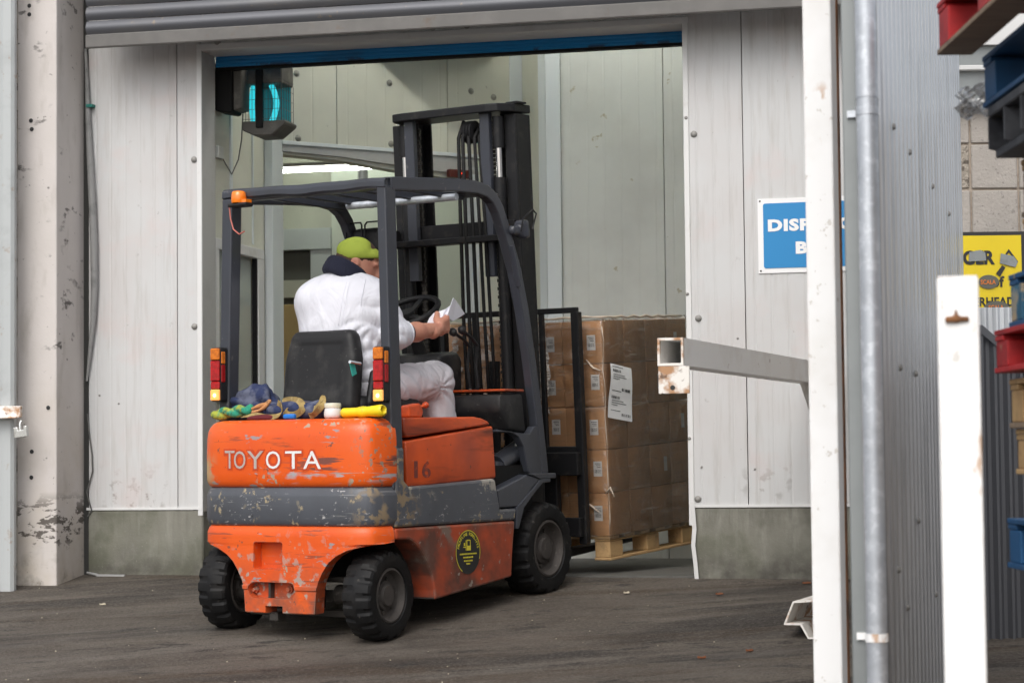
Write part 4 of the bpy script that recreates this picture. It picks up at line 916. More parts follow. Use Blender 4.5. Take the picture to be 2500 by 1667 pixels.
# top bow
bow = [(1.44,-.385),(1.52,-.385),(1.52,.385),(1.44,.385),(1.44,.36),(1.34,.345),(1.285,.315),(1.27,.25),(1.27,-.27),(1.285,-.33),(1.34,-.372),(1.37,-.385)]
build(mm_().prism(bow, 'z', 3.448, 3.49), 'mast_top_bow', M['blackmetal'], fk, bevel=.006, seg=2)
build(mm_().box(1.37,1.46,-.40,-.33,3.49,3.50), 'mast_top_plate', M['blackmetal'], fk, bevel=.002)
build(mm_().box(1.36,1.52,-.36,.36,2.83,2.905), 'mast_cross_member', M['blackmetal'], fk, bevel=.004)
build(mm_().box(1.25,1.37,-.34,.36,2.795,2.828), 'mast_cross_plate', M['blackmetal'], fk, bevel=.004)
build(mm_().box(1.38,1.50,-.36,.36,1.62,1.72), 'mast_lower_cross_member', M['blackmetal'], fk, bevel=.004)
build(mm_().tube([(1.33,.40,2.86),(1.33,.34,2.86)], .03, 12), 'hose_reel_boss', M['blackmetal'], fk, smooth=1)
pu = mm_(); 
for db in (-.018,.0,.018): pu.lathe([(.02,-.007),(.058,-.007),(.050,-.003),(.050,.003),(.058,.007),(.02,.007)], (0,1,0), (1.33,-.145+db,3.36), 24)
build(pu, 'hose_pulley', M['blackplastic'], fk, smooth=.8)
for k, (b, a0, r) in enumerate(((-.100,1.275,.0095),(-.128,1.270,.010),(-.155,1.285,.010),(-.180,1.30,.009),(-.195,1.32,.009))):
    zt_ = 3.36+(.03 if k < 2 else 0)
    path = [(1.33+.01*k,b,3.42-.01*k),(a0,b,3.33),(a0-.012,b-.006*k,2.9),(a0-.02,b-.010*k,2.4),(a0-.008,b-.012*k,1.85)]
    build(MB(mtilt).tube(path, r, 8), 'hydraulic_hose', M['black'], fk, smooth=2)
a_, z_ = S(1287,585,-.39); build(mm_().box(1.37,1.374,-.376,-.32,2.63,2.70), 'warning_plate', M['ink'], fk)
m_ = mm_()
for r_ in range(4):
    x = -.372
    while x < -.328:
        l_ = random.uniform(.003,.008); m_.box(1.3685,1.3695,x,x+l_,2.64+r_*.015,2.646+r_*.015); x += l_+.003
build(m_, 'warning_plate_print', M['letter_grey'], fk)
# carriage, load backrest and forks
LF = 1.86
build(mm_().box(LF-.09,LF-.05,-.43,.43,1.26,1.36).box(LF-.09,LF-.05,-.43,.43,1.58,1.70).box(LF-.2,LF-.09,-.22,-.16,1.2,1.75).box(LF-.2,LF-.09,.16,.22,1.2,1.75), 'fork_carriage', M['blackmetal'], fk, bevel=.004)
bk = mm_()
bk.box(LF-.05,LF-.02,-.435,.435,2.425,2.455)
for b, w_ in ((-.42,.046),(.42,.04)): bk.box(LF-.05,LF-.005,b-w_/2,b+w_/2,1.22,2.43)
for b in (-.21,.0,.21): bk.box(LF-.045,LF-.02,b-.014,b+.014,1.66,2.43)
bk.box(LF-.05,LF-.02,-.42,.42,1.69,1.73)
build(bk, 'load_backrest', M['blackmetal'], fk, bevel=.004)
for b in (-.22, .22):
    build(mm_().box(LF-.045,LF,b-.05,b+.05,1.13,1.70).prism([(LF-.045,1.135),(LF+1.0,1.165),(LF+1.0,1.175),(LF-.045,1.178)], 'y', b-.05, b+.05), 'fork', M['blackmetal'], fk, bevel=.004)
build(MB().tube([(1.60,-.02,1.7),(1.60,-.02,2.2)],.03,10), 'free_lift_cylinder', M['blackmetal'], fk, smooth=1)
# ---- wheels
def wheel(c, R, wd, yaw, side_, name='wheel'):
    w_ = build(MB().lathe([(.02,-wd*.2),(.02,wd*.2)], (0,1,0), (0,0,0), 8), name, M['grease'], fk); BASE[w_] = (IDF, Vector((0,0,0)))
    h = wd/2
    prof = [(R*.60,-h*.80),(R*.64,-h*.94),(R*.78,-h*1.0),(R*.90,-h*.96),(R*.955,-h*.86),(R*.985,-h*.55),(R,-h*.12),(R,h*.12),(R*.985,h*.55),(R*.955,h*.86),(R*.90,h*.96),(R*.78,h*1.0),(R*.64,h*.94),(R*.60,h*.80)]
    nseg = 108
    def mod(i, j, r, z):
        off = 3 if i >= 7 else 0
        if i in (3,4,5,8,9,10) and ((j+off) % 6) in (0, 1): r *= .945 if i in (4,9) else .96
        if i in (6,7) and ((j+off) % 6) in (0,): r *= .985
        return r, z
    ty = build(MB().lathe(prof, (0,1,0), (0,0,0), nseg, mod), 'tyre', M['rubber'], w_, smooth=.32)
    for sd in (-1, 1):
        rp = [(R*.62,sd*h*.82),(R*.60,sd*h*.90),(R*.56,sd*h*.92),(R*.535,sd*h*.80),(R*.50,sd*h*.52),(R*.40,sd*h*.40),(R*.34,sd*h*.42),(R*.32,sd*h*.55),(R*.25,sd*h*.60),(R*.22,sd*h*.74),(.0001,sd*h*.76)]
        rm = build(MB().lathe(rp, (0,1,0), (0,0,0), 36), 'rim', M['rim'], w_, smooth=.6)
        for k in range(6):
            a = 2*pi*k/6+.3; build(MB().tube([(R*.37*cos(a),sd*h*.40,R*.37*sin(a)),(R*.37*cos(a),sd*h*.52,R*.37*sin(a))], R*.05, 6), 'wheel_nut', M['grease'], rm)
    w_.location = Vector(c)-BASE[fk][1]; w_.rotation_euler = (0, 0, radians(yaw)); return w_
wheel((.0,-.420,1.087), .205, .155, 4, -1, 'rear_wheel'); wheel((.0,.415,1.110), .205, .155, 4, 1, 'rear_wheel')
wheel((1.32,-.435,1.243), .234, .18, 0, -1, 'front_wheel'); wheel((1.32,.435,1.248), .234, .18, 0, 1, 'front_wheel')
build(MB().tube([(1.32,-.36,1.243),(1.32,.36,1.243)], .09, 16), 'drive_axle', M['grease'], fk, smooth=1)
# ================================================================== DRIVER (truck frame)
PXV = np.array([.537, -.843, 0.0]); PYV = np.array([.843, .537, 0.0]); PZV = np.array([0, 0, 1.0])
hp = radians(21); HF = PXV*cos(hp)-PZV*sin(hp); HU = PXV*sin(hp)+PZV*cos(hp); HL = PYV   # face, crown, away-from-camera
HC = np.array([.437, .003, 2.642])
HR = np.stack([HF, HL, HU], 1)
def hpnt(f, l, u): return tuple(HC+HF*f+HL*l+HU*u)
EL, WR, HA = np.array([.355,-.288,2.283]), np.array([.655,-.308,2.318]), np.array([.738,-.30,2.345])
SH = np.array([.345,-.165,2.46])
def body(P):
    d = ell(P, hpnt(-.006,0,.012), (.100,.078,.102), HR)
    d = smin(d, ell(P, hpnt(.030,0,-.055), (.068,.058,.070), HR), .03)
    d = smin(d, ell(P, hpnt(.060,0,-.100), (.030,.030,.022), HR), .03)
    d = smin(d, ell(P, hpnt(.088,0,.020), (.018,.052,.016), HR), .02)
    d = smin(d, cap(P, hpnt(.092,0,.008), hpnt(.112,0,-.030), .011, .015), .012)
    d = smin(d, ell(P, hpnt(.082,0,-.066), (.022,.028,.012), HR), .012)
    for sd in (-1, 1):
        d = np.maximum(d, -ell(P, hpnt(.098,sd*.033,.002), (.014,.018,.012), HR))
        e = ell(P, hpnt(-.006,sd*.081,-.012), (.022,.010,.034), HR); e = np.maximum(e, -ell(P, hpnt(-.002,sd*.092,-.010), (.012,.008,.022), HR)); d = smin(d, e, .006)
    d = smin(d, cap(P, hpnt(-.03,0,-.06), (.325,.015,2.53), .056, .066), .03)
    d = smin(d, ell(P, (.34,0,2.33), (.11,.18,.22)), .05)
    d = smin(d, cap(P, (.34,-.14,2.46), SH, .06, .055), .03); d = smin(d, cap(P, SH, EL, .050, .042), .02)
    fm = EL*.55+WR*.45
    d = smin(d, cap(P, EL, fm, .046, .046), .02); d = smin(d, cap(P, fm, WR, .044, .031), .02)
    d = smin(d, cap(P, (.33,.16,2.46), (.47,.27,2.27), .05, .045), .03); d = smin(d, cap(P, (.47,.27,2.27), (.78,.22,2.36), .042, .03), .02)
    for sd in (-1, 1):
        d = smin(d, cap(P, (.34,sd*.12,2.03), (.83,sd*.165,2.09), .08, .062), .03); d = smin(d, cap(P, (.83,sd*.165,2.09), (.90,sd*.165,1.74), .058, .045), .02)
    return d
mb = nets(body, (.06,-.43,1.66), (1.02,.42,2.80), .0085)
# gripping right hand, finer
hx = (HA-WR)/np.linalg.norm(HA-WR); hz = np.array([-.10,-.15,.98]); hy = np.cross(hz, hx); hy /= np.linalg.norm(hy); hz = np.cross(hx, hy)
def hh(f, l, u): return tuple(WR+hx*f+hy*l+hz*u)
HRr = np.stack([hx, hy, hz], 1)
def hand(P):
    d = cap(P, hh(-.05,0,0), hh(.0,0,0), .034, .030)
    d = smin(d, rbox(P, hh(.052,-.004,.004), (.046,.019,.042), .018, HRr), .025)
    for k, (u, L) in enumerate(((.036,.036),(.013,.040),(-.010,.038),(-.031,.031))):
        kn = np.array(hh(.094-.004*abs(k-1), -.006, u)); m1 = kn+hx*L*.45+hy*.028; m2 = m1-hx*L*.30+hy*.026; m3 = m2-hx*.030-hy*.002
        f = cap(P, kn, m1, .0118, .0108); f = smin(f, cap(P, m1, m2, .0106, .0098), .003); f = smin(f, cap(P, m2, m3, .0098, .009), .003)
        d = smin(d, f, .006)
    t0, t1, t2 = np.array(hh(.025,.018,.036)), np.array(hh(.070,.036,.056)), np.array(hh(.098,.050,.046))
    th = smin(cap(P, t0, t1, .016, .0125), cap(P, t1, t2, .012, .0095), .004); d = smin(d, th, .010)
    return d+.0009*wob(P, 150, 3)
hm = nets(hand, WR-np.array([.09,.10,.09]), WR+np.array([.16,.12,.10]), .0042)
mb.add(hm.v, hm.f)
pb = (.36, 0, 1.96)
person = build(mb, 'person', M['skin'], frame=TF, base=pb, smooth=3.14, fixn=False)
tag(person, 'driver in white coat, navy collar and lime cap, seated and looking down at papers', 'person')
# white coat
def coat(P):
    back = ell(P, (.315,.01,2.34), (.155,.235,.26))
    d = smin(back, ell(P, (.335,0,2.12), (.175,.225,.17)), .08)
    d = smin(d, cap(P, (.29,.14,2.455), (.335,-.11,2.47), .105, .095), .06)
    d = smin(d, cap(P, (.31,.0,2.48), (.325,.01,2.54), .10, .07), .04)
    d = smin(d, cap(P, (.31,.16,2.44), (.47,.27,2.27), .085, .068), .04)
    d = smin(d, cap(P, (.47,.27,2.27), (.60,.25,2.30), .066, .06), .03)
    sl = cap(P, (.335,-.13,2.455), SH+np.array([.0,-.010,-.01]), .088, .082)
    sl = smin(sl, cap(P, SH, EL, .078, .062), .03)
    ce = EL*.82+WR*.18
    sl = smin(sl, cap(P, EL, ce, .061, .056), .025)
    d = smin(d, sl, .028)
    x, y, z = P[...,0], P[...,1], P[...,2]
    # folds: fanning out from the armpit, across the small of the back, and down the sleeve
    ap = np.array([.27,-.20,2.33]); q = P-ap; r = vnorm(q)+1e-6; ang = np.arctan2(q[...,2], q[...,1]*-.8+q[...,0]*.6)
    lat = q[...,1]*.84-q[...,0]*.54            # towards the driver's left, as seen from behind
    win = np.exp(-((np.arctan2(-q[...,2], lat)-.75)/.75)**2)
    rdg = lambda x: 1-2*np.abs(np.sin(x*.5))
    d = d+.011*rdg(np.arctan2(q[...,2], lat+.05)*15+5*r/.1+1.8*wob(P, 14, 41))*np.exp(-(r/.19)**2)*np.clip((r-.02)/.07,0,1)*win
    d = d+.008*rdg(z*75+y*38+2.5*wob(P, 11, 42))*np.exp(-((z-2.15)/.10)**2)
    d = d+.008*rdg((x*.7+z)*80+y*30+2*wob(P, 15, 43))*np.exp(-(vnorm(P-EL-np.array([0,.05,.05]))/.13)**2)
    d = d+.0030*wob(P, 26, 5)+.0030*np.abs(wob(P*np.array([1,1,.5]), 44, 6))
    # seam ridges on the back
    d = d-.003*np.exp(-((y+.105+.05*(2.45-z))/.004)**2)*(x < .32)
    # cuff cut and hem
    cd_ = (P-ce)@((WR-EL)/np.linalg.norm(WR-EL)); near = vnorm(P-ce) < .12
    d = np.where(near, np.maximum(d, cd_), d)
    return np.maximum(d, 1.985-z)
coat_o = build(nets(coat, (.07,-.50,1.97), (.68,.46,2.68), .0065), 'coat', M['coat'], person, smooth=3.14, fixn=False)
from mathutils.bvhtree import BVHTree
_bv = BVHTree.FromPolygons([v.co.copy() for v in coat_o.data.vertices], [tuple(p.vertices) for p in coat_o.data.polygons])
_cm = (TF @ Matrix.Translation(Vector(pb))).inverted()
def seam(px, r=.0016, lift=.0004):
    pts = []
    for (x0, y0), (x1, y1) in zip(px, px[1:]):
        for k in range(6):
            f = k/6; h = _bv.ray_cast(_cm @ CAM, (_cm.to_3x3() @ ray(x0+(x1-x0)*f, y0+(y1-y0)*f)).normalized())
            if h[0] is not None: pts.append(h[0]+h[1]*lift+Vector(pb))
    if len(pts) > 2: build(MB().tube(pts, r, 5), 'seam', M['coat_seam'], coat_o, smooth=3.14)
seam([(846,690),(838,722),(830,770),(826,800)]); seam([(853,688),(846,722),(838,770),(834,800)], .0012)
seam([(893,682),(888,704),(883,728),(881,750)], .0022); seam([(790,668),(830,664),(866,670),(890,680)], .0016)
ce = EL*.82+WR*.18; dr_ = (WR-EL)/np.linalg.norm(WR-EL)
def ringtube(c, ax, r, rt, n=24, sq=1.0):
    A = Vector(ax).normalized(); u = A.cross(Vector((0,0,1))).normalized(); v = A.cross(u); c = Vector(c)
    return [c+u*(r*cos(2*pi*k/n))+v*(r*sq*sin(2*pi*k/n)) for k in range(n+1)]
build(MB().tube(ringtube(ce-dr_*.006, dr_, .0565, .006), .0062, 8, False), 'cuff_hem', M['coat'], person, smooth=3.14)
build(MB().tube([tuple(ce-dr_*.03), tuple(ce+dr_*.022)], [.055,.047], 18), 'shirt_cuff', M['navy'], person, smooth=1)
# trousers
def trs(P):
    d = ell(P, (.34,0,2.02), (.18,.22,.11))
    for sd in (-1, 1):
        l = cap(P, (.36,sd*.12,2.03), (.83,sd*.168,2.085), .108, .088); l = smin(l, cap(P, (.83,sd*.168,2.085), (.905,sd*.168,1.76), .084, .078), .03); d = smin(d, l, .03)
    z, x, y = P[...,2], P[...,0], P[...,1]
    kn = vnorm(P-np.array([.80,-.17,2.02]))
    ang = np.arctan2(z-2.04, x-.76)
    d = d+.009*(1-2*np.abs(np.sin((ang*11+y*25+1.5*wob(P,14,44))*.5)))*np.exp(-(kn/.14)**2)+.007*(1-2*np.abs(np.sin((x*55+z*70+1.5*wob(P,12,45))*.5)))*np.exp(-((x-.5)/.16)**2)+.0028*wob(P, 30, 9)
    return np.maximum(d, 1.70-z)
build(nets(trs, (.12,-.34,1.68), (1.04,.34,2.22), .008), 'trousers', M['trouser'], person, smooth=3.14, fixn=False)
# navy roll collar
def collar(P):
    c = np.array([.330,.000,2.582]); q = P-c; ax_ = np.array([.42,-.30,.85]); ax_ /= np.linalg.norm(ax_)
    h = q@ax_; rad = vnorm(q-h[...,None]*ax_)
    d = np.sqrt((np.maximum(np.abs(h)-.022,0))**2+(rad-.086)**2)-.024
    phi = np.arctan2(q[...,1], q[...,0]); return d+.0022*np.sin(phi*46)
build(nets(collar, (.17,-.15,2.46), (.48,.18,2.69), .0065), 'collar', M['navy'], person, smooth=3.14, fixn=False)
# hair under the cap, sideburn
def hair(P):
    d = ell(P, hpnt(-.010,0,.014), (.1035,.0815,.1045), HR)
    q = (P-HC)@HR; f, l, u = q[...,0], q[...,1], q[...,2]
    cutline = np.where(f < -.015, u+.050, np.where(f < .03, u-.01, u-.022)); d = np.maximum(d, -cutline); d = np.maximum(d, f-.075)
    return d+.0008*wob(P, 260, 4)
build(nets(hair, HC-.14, HC+.14, .006), 'hair', M['hair'], person, smooth=3.14, fixn=False)
# lime cap: slouchy, low at the nape
def capf(P):
    q = (P-HC)@HR; f, l, u = q[...,0], q[...,1], q[...,2]
    d = ell(P, hpnt(-.012,0,.036), (.110,.088,.074), HR)
    d = smin(d, ell(P, hpnt(-.022,0,.072), (.054,.053,.044), HR), .035)
    d = smin(d, ell(P, hpnt(.052,0,.050), (.056,.070,.036), HR), .03)
    d = d+.0040*wob(P, 34, 8)+.0016*wob(P, 80, 2)+.006*np.exp(-((f-.045)/.012)**2)*np.clip((u-.05)/.04,0,1)
    ln = u-(-.024+.42*(f+.09)); d = np.maximum(d, -ln)
    return d
build(nets(capf, HC-.19, HC+.19, .0065), 'cap', M['lime'], person, smooth=3.14, fixn=False)
# shoes
for sd in (-1, 1):
    build(nets(lambda P: smin(ell(P, (.97,sd*.168,1.70), (.14,.05,.045)), cap(P, (.91,sd*.168,1.72), (.91,sd*.168,1.78), .055, .055), .03), (.78,sd*.168-.1,1.64), (1.16,sd*.168+.1,1.86), .012), 'shoe', M['black'], person, smooth=3.14, fixn=False)
# papers in the right hand
def sheet(pts, b, name, label, nu=8):
    mb = MB(); v = []
    q = [S(x, y, b+db) for x, y, db in pts]; bs = [b+p[2] for p in pts]
    vs = [(a, bb, z) for (a, z), bb in zip(q, bs)]
    o_ = [(a+.003, bb+.006, z) for a, bb, z in vs]; n = len(vs)
    mb.add(vs+o_, [tuple(range(n)), tuple(range(2*n-1,n-1,-1))]+[(i,(i+1)%n,(i+1)%n+n,i+n) for i in range(n)])
    o = build(mb, name, M['paper'], frame=TF, base=vs[0]); return tag(o, label, 'paper')
sheet([(1043,791,.03),(1050,776,.03),(1060,764,.04),(1074,762,.03),(1088,755,.0),(1100,746,.0),(1092,772,-.01),(1072,790,.0)], -.30, 'paper_sheet', 'curled white paper sheet left of the driver\'s hand by the steering wheel')
sheet([(1091,773,-.02),(1107,727,-.02),(1113,733,.0),(1126,752,.02),(1135,766,.03),(1122,775,.02),(1106,784,.0)], -.30, 'paper_sheet', 'folded white paper sheet with a pointed corner above the driver\'s hand')
# ================================================================== LOAD on the forks (tilts with the mast)
LA, LB0, LB1, LZ = 1.945, -.505, .475, 1.250
LR = Matrix.Rotation(-TILT, 4, 'Y')
LFR = TF @ Matrix.Translation(PC) @ LR @ Matrix.Translation(-PC)     # load frame: truck frame leaning with the mast
DEP = .95
pal = thing('pallet', 'pale new wooden pallet under the wrapped cartons on the forks', 'pallet', LFR, (LA, 0, 1.137))
def plank(p, x0, x1, y0, y1, z0, z1, name, m_): return build(MB().box(x0,x1,y0,y1,z0,z1), name, m_, p, bevel=.003)
for k in range(6):
    x = LA+k*(DEP-.1)/5; plank(pal, x, x+.1, LB0+.002, LB1-.002, 1.232, 1.249, 'deck_board', M['wood'])
for b in (LB0, -.065, LB1-.1):
    plank(pal, LA+.002, LA+DEP-.002, b+.003, b+.097, 1.2225, 1.231, 'stringer_board', M['wood']); plank(pal, LA+.001, LA+DEP-.001, b, b+.1, 1.122, 1.137, 'bottom_board', M['wood'])
    for a in (LA+.0, LA+.4, LA+DEP-.145): plank(pal, a+.004, a+.141, b+.004, b+.096, 1.138, 1.2215, 'block', M['wood'])
# cartons
NB, ND, NR = 4, 4, 5
bw, bd, bh = (LB1-LB0)/NB, DEP/ND, .2265
def carton_me():
    h = bh/2-.0018; w_, d_ = bw/2-.0022, bd/2-.0022
    return MB().box(-d_, d_, -w_, w_, -h, h)
o = build(carton_me(), 'carton', M['card'], bevel=.0045, seg=2, smooth=.6); c_me = o.data; bpy.data.objects.remove(o)
tp = build(MB().box(-bd/2+.004, bd/2-.004, -.022, .022, 0, .001), 'tape', M['tape']); t_me = tp.data; bpy.data.objects.remove(tp)
lb = MB().add([(0,-.026,-.040),(0,.026,-.040),(0,.026,.040),(0,-.026,.040)], [(0,3,2,1)])
o = build(lb, 'carton_label', M['sign_white'], fixn=False); l_me = o.data; bpy.data.objects.remove(o)
bc = MB()
for k in range(9):
    x = -.016+k*.004; w_ = random.choice((.0008,.0014,.002)); bc.add([(0,x,-.022),(0,x+w_,-.022),(0,x+w_,-.004),(0,x,-.004)], [(0,3,2,1)])
for k in range(3): bc.add([(0,-.018,.008+k*.009),(0,.004+.006*k,.008+k*.009),(0,.004+.006*k,.011+k*.009),(0,-.018,.011+k*.009)], [(0,3,2,1)])
o = build(bc, 'barcode', M['ink'], fixn=False); k_me = o.data; bpy.data.objects.remove(o)
ROW = ['top', 'second', 'third', 'fourth', 'bottom']; CO = ['at the right corner', 'second from the right corner', 'third from the right corner', 'at the left end']; DP = ['', 'second', 'third', 'fourth']
rc = random.Random(3)
for r in range(NR):
    for j in range(NB):
        for i in range(ND):
            if i > 0 and j > 0: continue
            rn = ROW[NR-1-r]
            lab = ('brown carton in the load\'s %s row facing the forklift, %s' % (rn, CO[j])) if i == 0 else ('brown carton in the load\'s %s row, right side, %s back from corner' % (rn, DP[i]))
            e = bpy.data.objects.new('carton', c_me); COL.objects.link(e)
            x, y, z = LA+bd*(i+.5)+rc.uniform(-.003,.003), LB0+bw*(j+.5)+rc.uniform(-.003,.003), LZ+bh*(r+.5)
            e.matrix_world = LFR @ Matrix.Translation((x, y, z)) @ Matrix.Rotation(rc.uniform(-.006,.006), 4, 'Z'); BASE[e] = (LFR, Vector((x,y,z)))
            tag(e, lab, 'carton', 'cartons stacked on the pallet')
            share('tape', t_me, e, (0,0,bh/2-.0015))
            if i == 0:
                off = (-.062 if j == 0 else -.05)+rc.uniform(-.012,.012); q = share('carton_label', l_me, e, (-bd/2+.0005, off, rc.uniform(-.015,.02)))
                share('barcode', k_me, q, (-.0012,0,0)); BASE[q] = BASE[e]
            elif (i, r) in ((2,3),(3,2),(2,1),(3,4)):
                q = share('carton_label', l_me, e, (rc.uniform(-.05,.05), -bw/2+.0005, .0), rot=(0,0,pi/2)); q.scale = (1,.7,1)
# film wrap
def filmf(u, v):
    a0, a1, b0, b1 = LA-.008, LA+DEP+.008, LB0-.009, LB1+.009; per = [(a0,b1),(a0,b0),(a1,b0),(a1,b1)]
    L = [b1-b0, a1-a0, b1-b0, a1-a0]; s = u*sum(L); k = 0
    while k < 3 and s > L[k]: s -= L[k]; k += 1
    p, q = per[k], per[(k+1) % 4]; f = s/L[k]; x, y = p[0]+(q[0]-p[0])*f, p[1]+(q[1]-p[1])*f
    z = LZ-.015+(NR*bh+.035)*v
    nx, ny = ((-1,0),(0,-1),(1,0),(0,1))[k]
    w_ = .0035*sin(13*z+23*u)+.003*sin(41*z-60*u)+.002*sin(97*u+17*z)
    edge = min(f, 1-f); w_ = abs(w_)*min(1, edge*8)
    pinch = .018*max(0, (v-.97)/.03)
    return (x+nx*(w_-pinch), y+ny*(w_-pinch), z)
fo = build(MB().grid(filmf, 160, 60, closed=True), 'stretch_wrap', M['film'], frame=LFR, base=(LA,0,LZ), smooth=3.14)
tag(fo, 'clear shiny stretch film wrapped around the stacked cartons', 'wrap')
# bunched creases of film at the near corner and top edge
cr = MB()
for x0, y0, z0, x1, y1, z1 in ((LA-.012,LB0-.010,LZ+.02,LA-.014,LB0-.012,LZ+1.10),):
    pts = [(x0+(x1-x0)*k/14+.004*sin(k*2.1), y0+(y1-y0)*k/14+.004*cos(k*1.7), z0+(z1-z0)*k/14) for k in range(15)]
    cr.tube(pts, [.0012+.003*max(0, sin(k*1.9)) for k in range(15)], 6)
build(cr, 'film_crease', M['film_edge'], fo, smooth=2)
pts = [(LA-.010, LB1-(LB1-LB0+.01)*k/18, LZ+NR*bh+.018+.004*sin(k*2.4)) for k in range(19)]+[(LA-.01+DEP*k/14, LB0-.010, LZ+NR*bh+.016+.005*sin(k*2.9)) for k in range(1,14)]
build(MB().tube(pts, [.004+.004*abs(sin(k*1.3)) for k in range(len(pts))], 6), 'film_top_edge', M['film_edge'], fo, smooth=2)
LI = LFR.inverted()
def LS(px, py, b=-.525):
    yv = (TF.to_3x3() @ Vector((0,1,0))); p0 = TF @ Vector((0, b, 0)); return LI @ hit(px, py, p0, yv)
def LRr(px, py, a=LA-.02):
    xv = LFR.to_3x3() @ Vector((1,0,0)); p0 = LFR @ Vector((a,0,LZ)); return LI @ hit(px, py, p0, xv)
for a, b, c in (((1431,878),(1448,898),(1466,905)),((1478,1205),(1490,1190),(1500,1212)),((1424,1220),(1445,1236),(1462,1250))):
    pts = [tuple(LRr(*q)) for q in (a, b, c)]; build(MB().tube(pts, [.003,.007,.003], 6), 'film_twist', M['film_edge'], fo, smooth=2)
# wrinkled, gathered band of film down the left part of the face towards the truck
def gath(x0, x1, y0, y1, nm):
    A, B = LRr(x0, y0, LA-.012), LRr(x1, y1, LA-.012)
    def g(u, v):
        y = A.y+(B.y-A.y)*u+.010*sin(v*9)+.006*sin(v*31); z = A.z+(B.z-A.z)*v
        return (LA-.014-.007*abs(sin(z*95+5*sin(u*3)+2*sin(z*31)))-.003*abs(sin(z*210+u*8)), y, z)
    build(MB().grid(g, 8, 110), nm, M['film_white'], fo, smooth=.6, fixn=False)
gath(1306, 1345, 792, 1010, 'film_gather'); gath(1108, 1128, 830, 960, 'film_gather'); gath(1192, 1206, 815, 960, 'film_gather')
# shipping sheet stuck on the right side
q = [LS(*p) for p in ((1490,886),(1541,899),(1543,1030),(1483,1019))]
sd_ = thing('shipping_sheet', 'long white shipping sheet with barcodes stuck on the right side of the load', 'label', LFR, tuple(q[3]))
n_ = 10; m_ = MB()
for k in range(n_+1):
    f = k/n_; l_, r_ = q[0].lerp(q[3], f), q[1].lerp(q[2], f); bow_ = -.006*sin(f*pi)-.004*sin(f*7)
    m_.v += [tuple(l_+Vector((0,bow_,0))), tuple(r_+Vector((0,bow_*.6,0)))]
    if k: m_.f.append((2*k-2, 2*k, 2*k+1, 2*k-1))
sh_ = build(m_, 'sheet', M['sign_white'], sd_, fixn=False)
def onsheet(u, v):
    k = min(v*n_, n_-.001); i = int(k); f = k-i; A, B = Vector(m_.v[2*i]), Vector(m_.v[2*i+1]); C_, D = Vector(m_.v[2*i+2]), Vector(m_.v[2*i+3])
    p = A.lerp(C_, f).lerp(B.lerp(D, f), u); return (p.x, p.y-.002, p.z)
bars = MB()
for u0, v0 in ((.10,.09),(.52,.42),(.10,.58),(.55,.88)):
    for k in range(10):
        u = u0+k*.038; du = random.choice((.012,.020,.028)); vv = [onsheet(u, v0), onsheet(u+du, v0), onsheet(u+du, v0+.05), onsheet(u, v0+.05)]; bars.add(vv, [(0,3,2,1)])
for u0, v0, w_ in ((.08,.04,.5),(.1,.18,.55),(.1,.22,.62),(.1,.26,.3),(.1,.48,.4),(.12,.66,.5),(.12,.70,.62),(.12,.74,.25),(.1,.84,.4)):
    vv = [onsheet(u0, v0), onsheet(u0+w_, v0), onsheet(u0+w_, v0+.011), onsheet(u0, v0+.011)]; bars.add(vv, [(0,3,2,1)])
build(bars, 'sheet_print', M['ink'], sh_, fixn=False)
# ================================================================== RIGHT FOREGROUND
def post(px, py, depth, w_, psi, z0, z1, name, label, rust=True):
    c0 = at(px, py, depth); e1 = Vector((cos(psi), -sin(psi), 0)); e2 = Vector((sin(psi), cos(psi), 0))
    cen = Vector((c0.x, c0.y, 0))-e1*w_/2+e2*w_/2
    fr = Matrix.Translation((cen.x, cen.y, 0)) @ Matrix.Rotation(-psi, 4, 'Z')
    t = thing(name, label, 'post', fr, (0, 0, z0)); h = w_/2
    build(MB().box(-h,h,-h,h,z0,z1), 'post_tube', M['white_paint'], t, bevel=.006, seg=2)
    return t, fr
psi = radians(10.8)
p1t, p1f = post(2027, 20, 7.0, .095, radians(22.3), .45, 5.2, 'steel_post', 'tall white square steel post rising past the top of the picture')
build(MB().box(.0477,.050,.020,.046,.45,5.2), 'rust_seam', M['rust'], p1t)
pz = at(2335, 676, 5.2).z
p2t, p2f = post(2394, 900, 5.2, .0996, psi, .35, pz, 'steel_post', 'shorter white square steel post with a small rusty lug near its top')
build(MB().box(-.047,.047,-.047,.047,pz,pz+.004), 'top_cap', M['white_paint'], p2t, bevel=.001)
lg = at(2336, 776, 5.15)
lug = nets(lambda P: smin(rbox(P, (-.002,-.052,lg.z), (.028,.008,.007), .004), cap(P, (-.005,-.050,lg.z+.02), (-.004,-.052,lg.z), .004, .006), .01)+.0015*wob(P, 160, 4), (-.04,-.07,lg.z-.03), (.04,-.035,lg.z+.035), .003)
build(lug, 'rusty_lug', M['rust'], p2t, smooth=3.14, fixn=False)
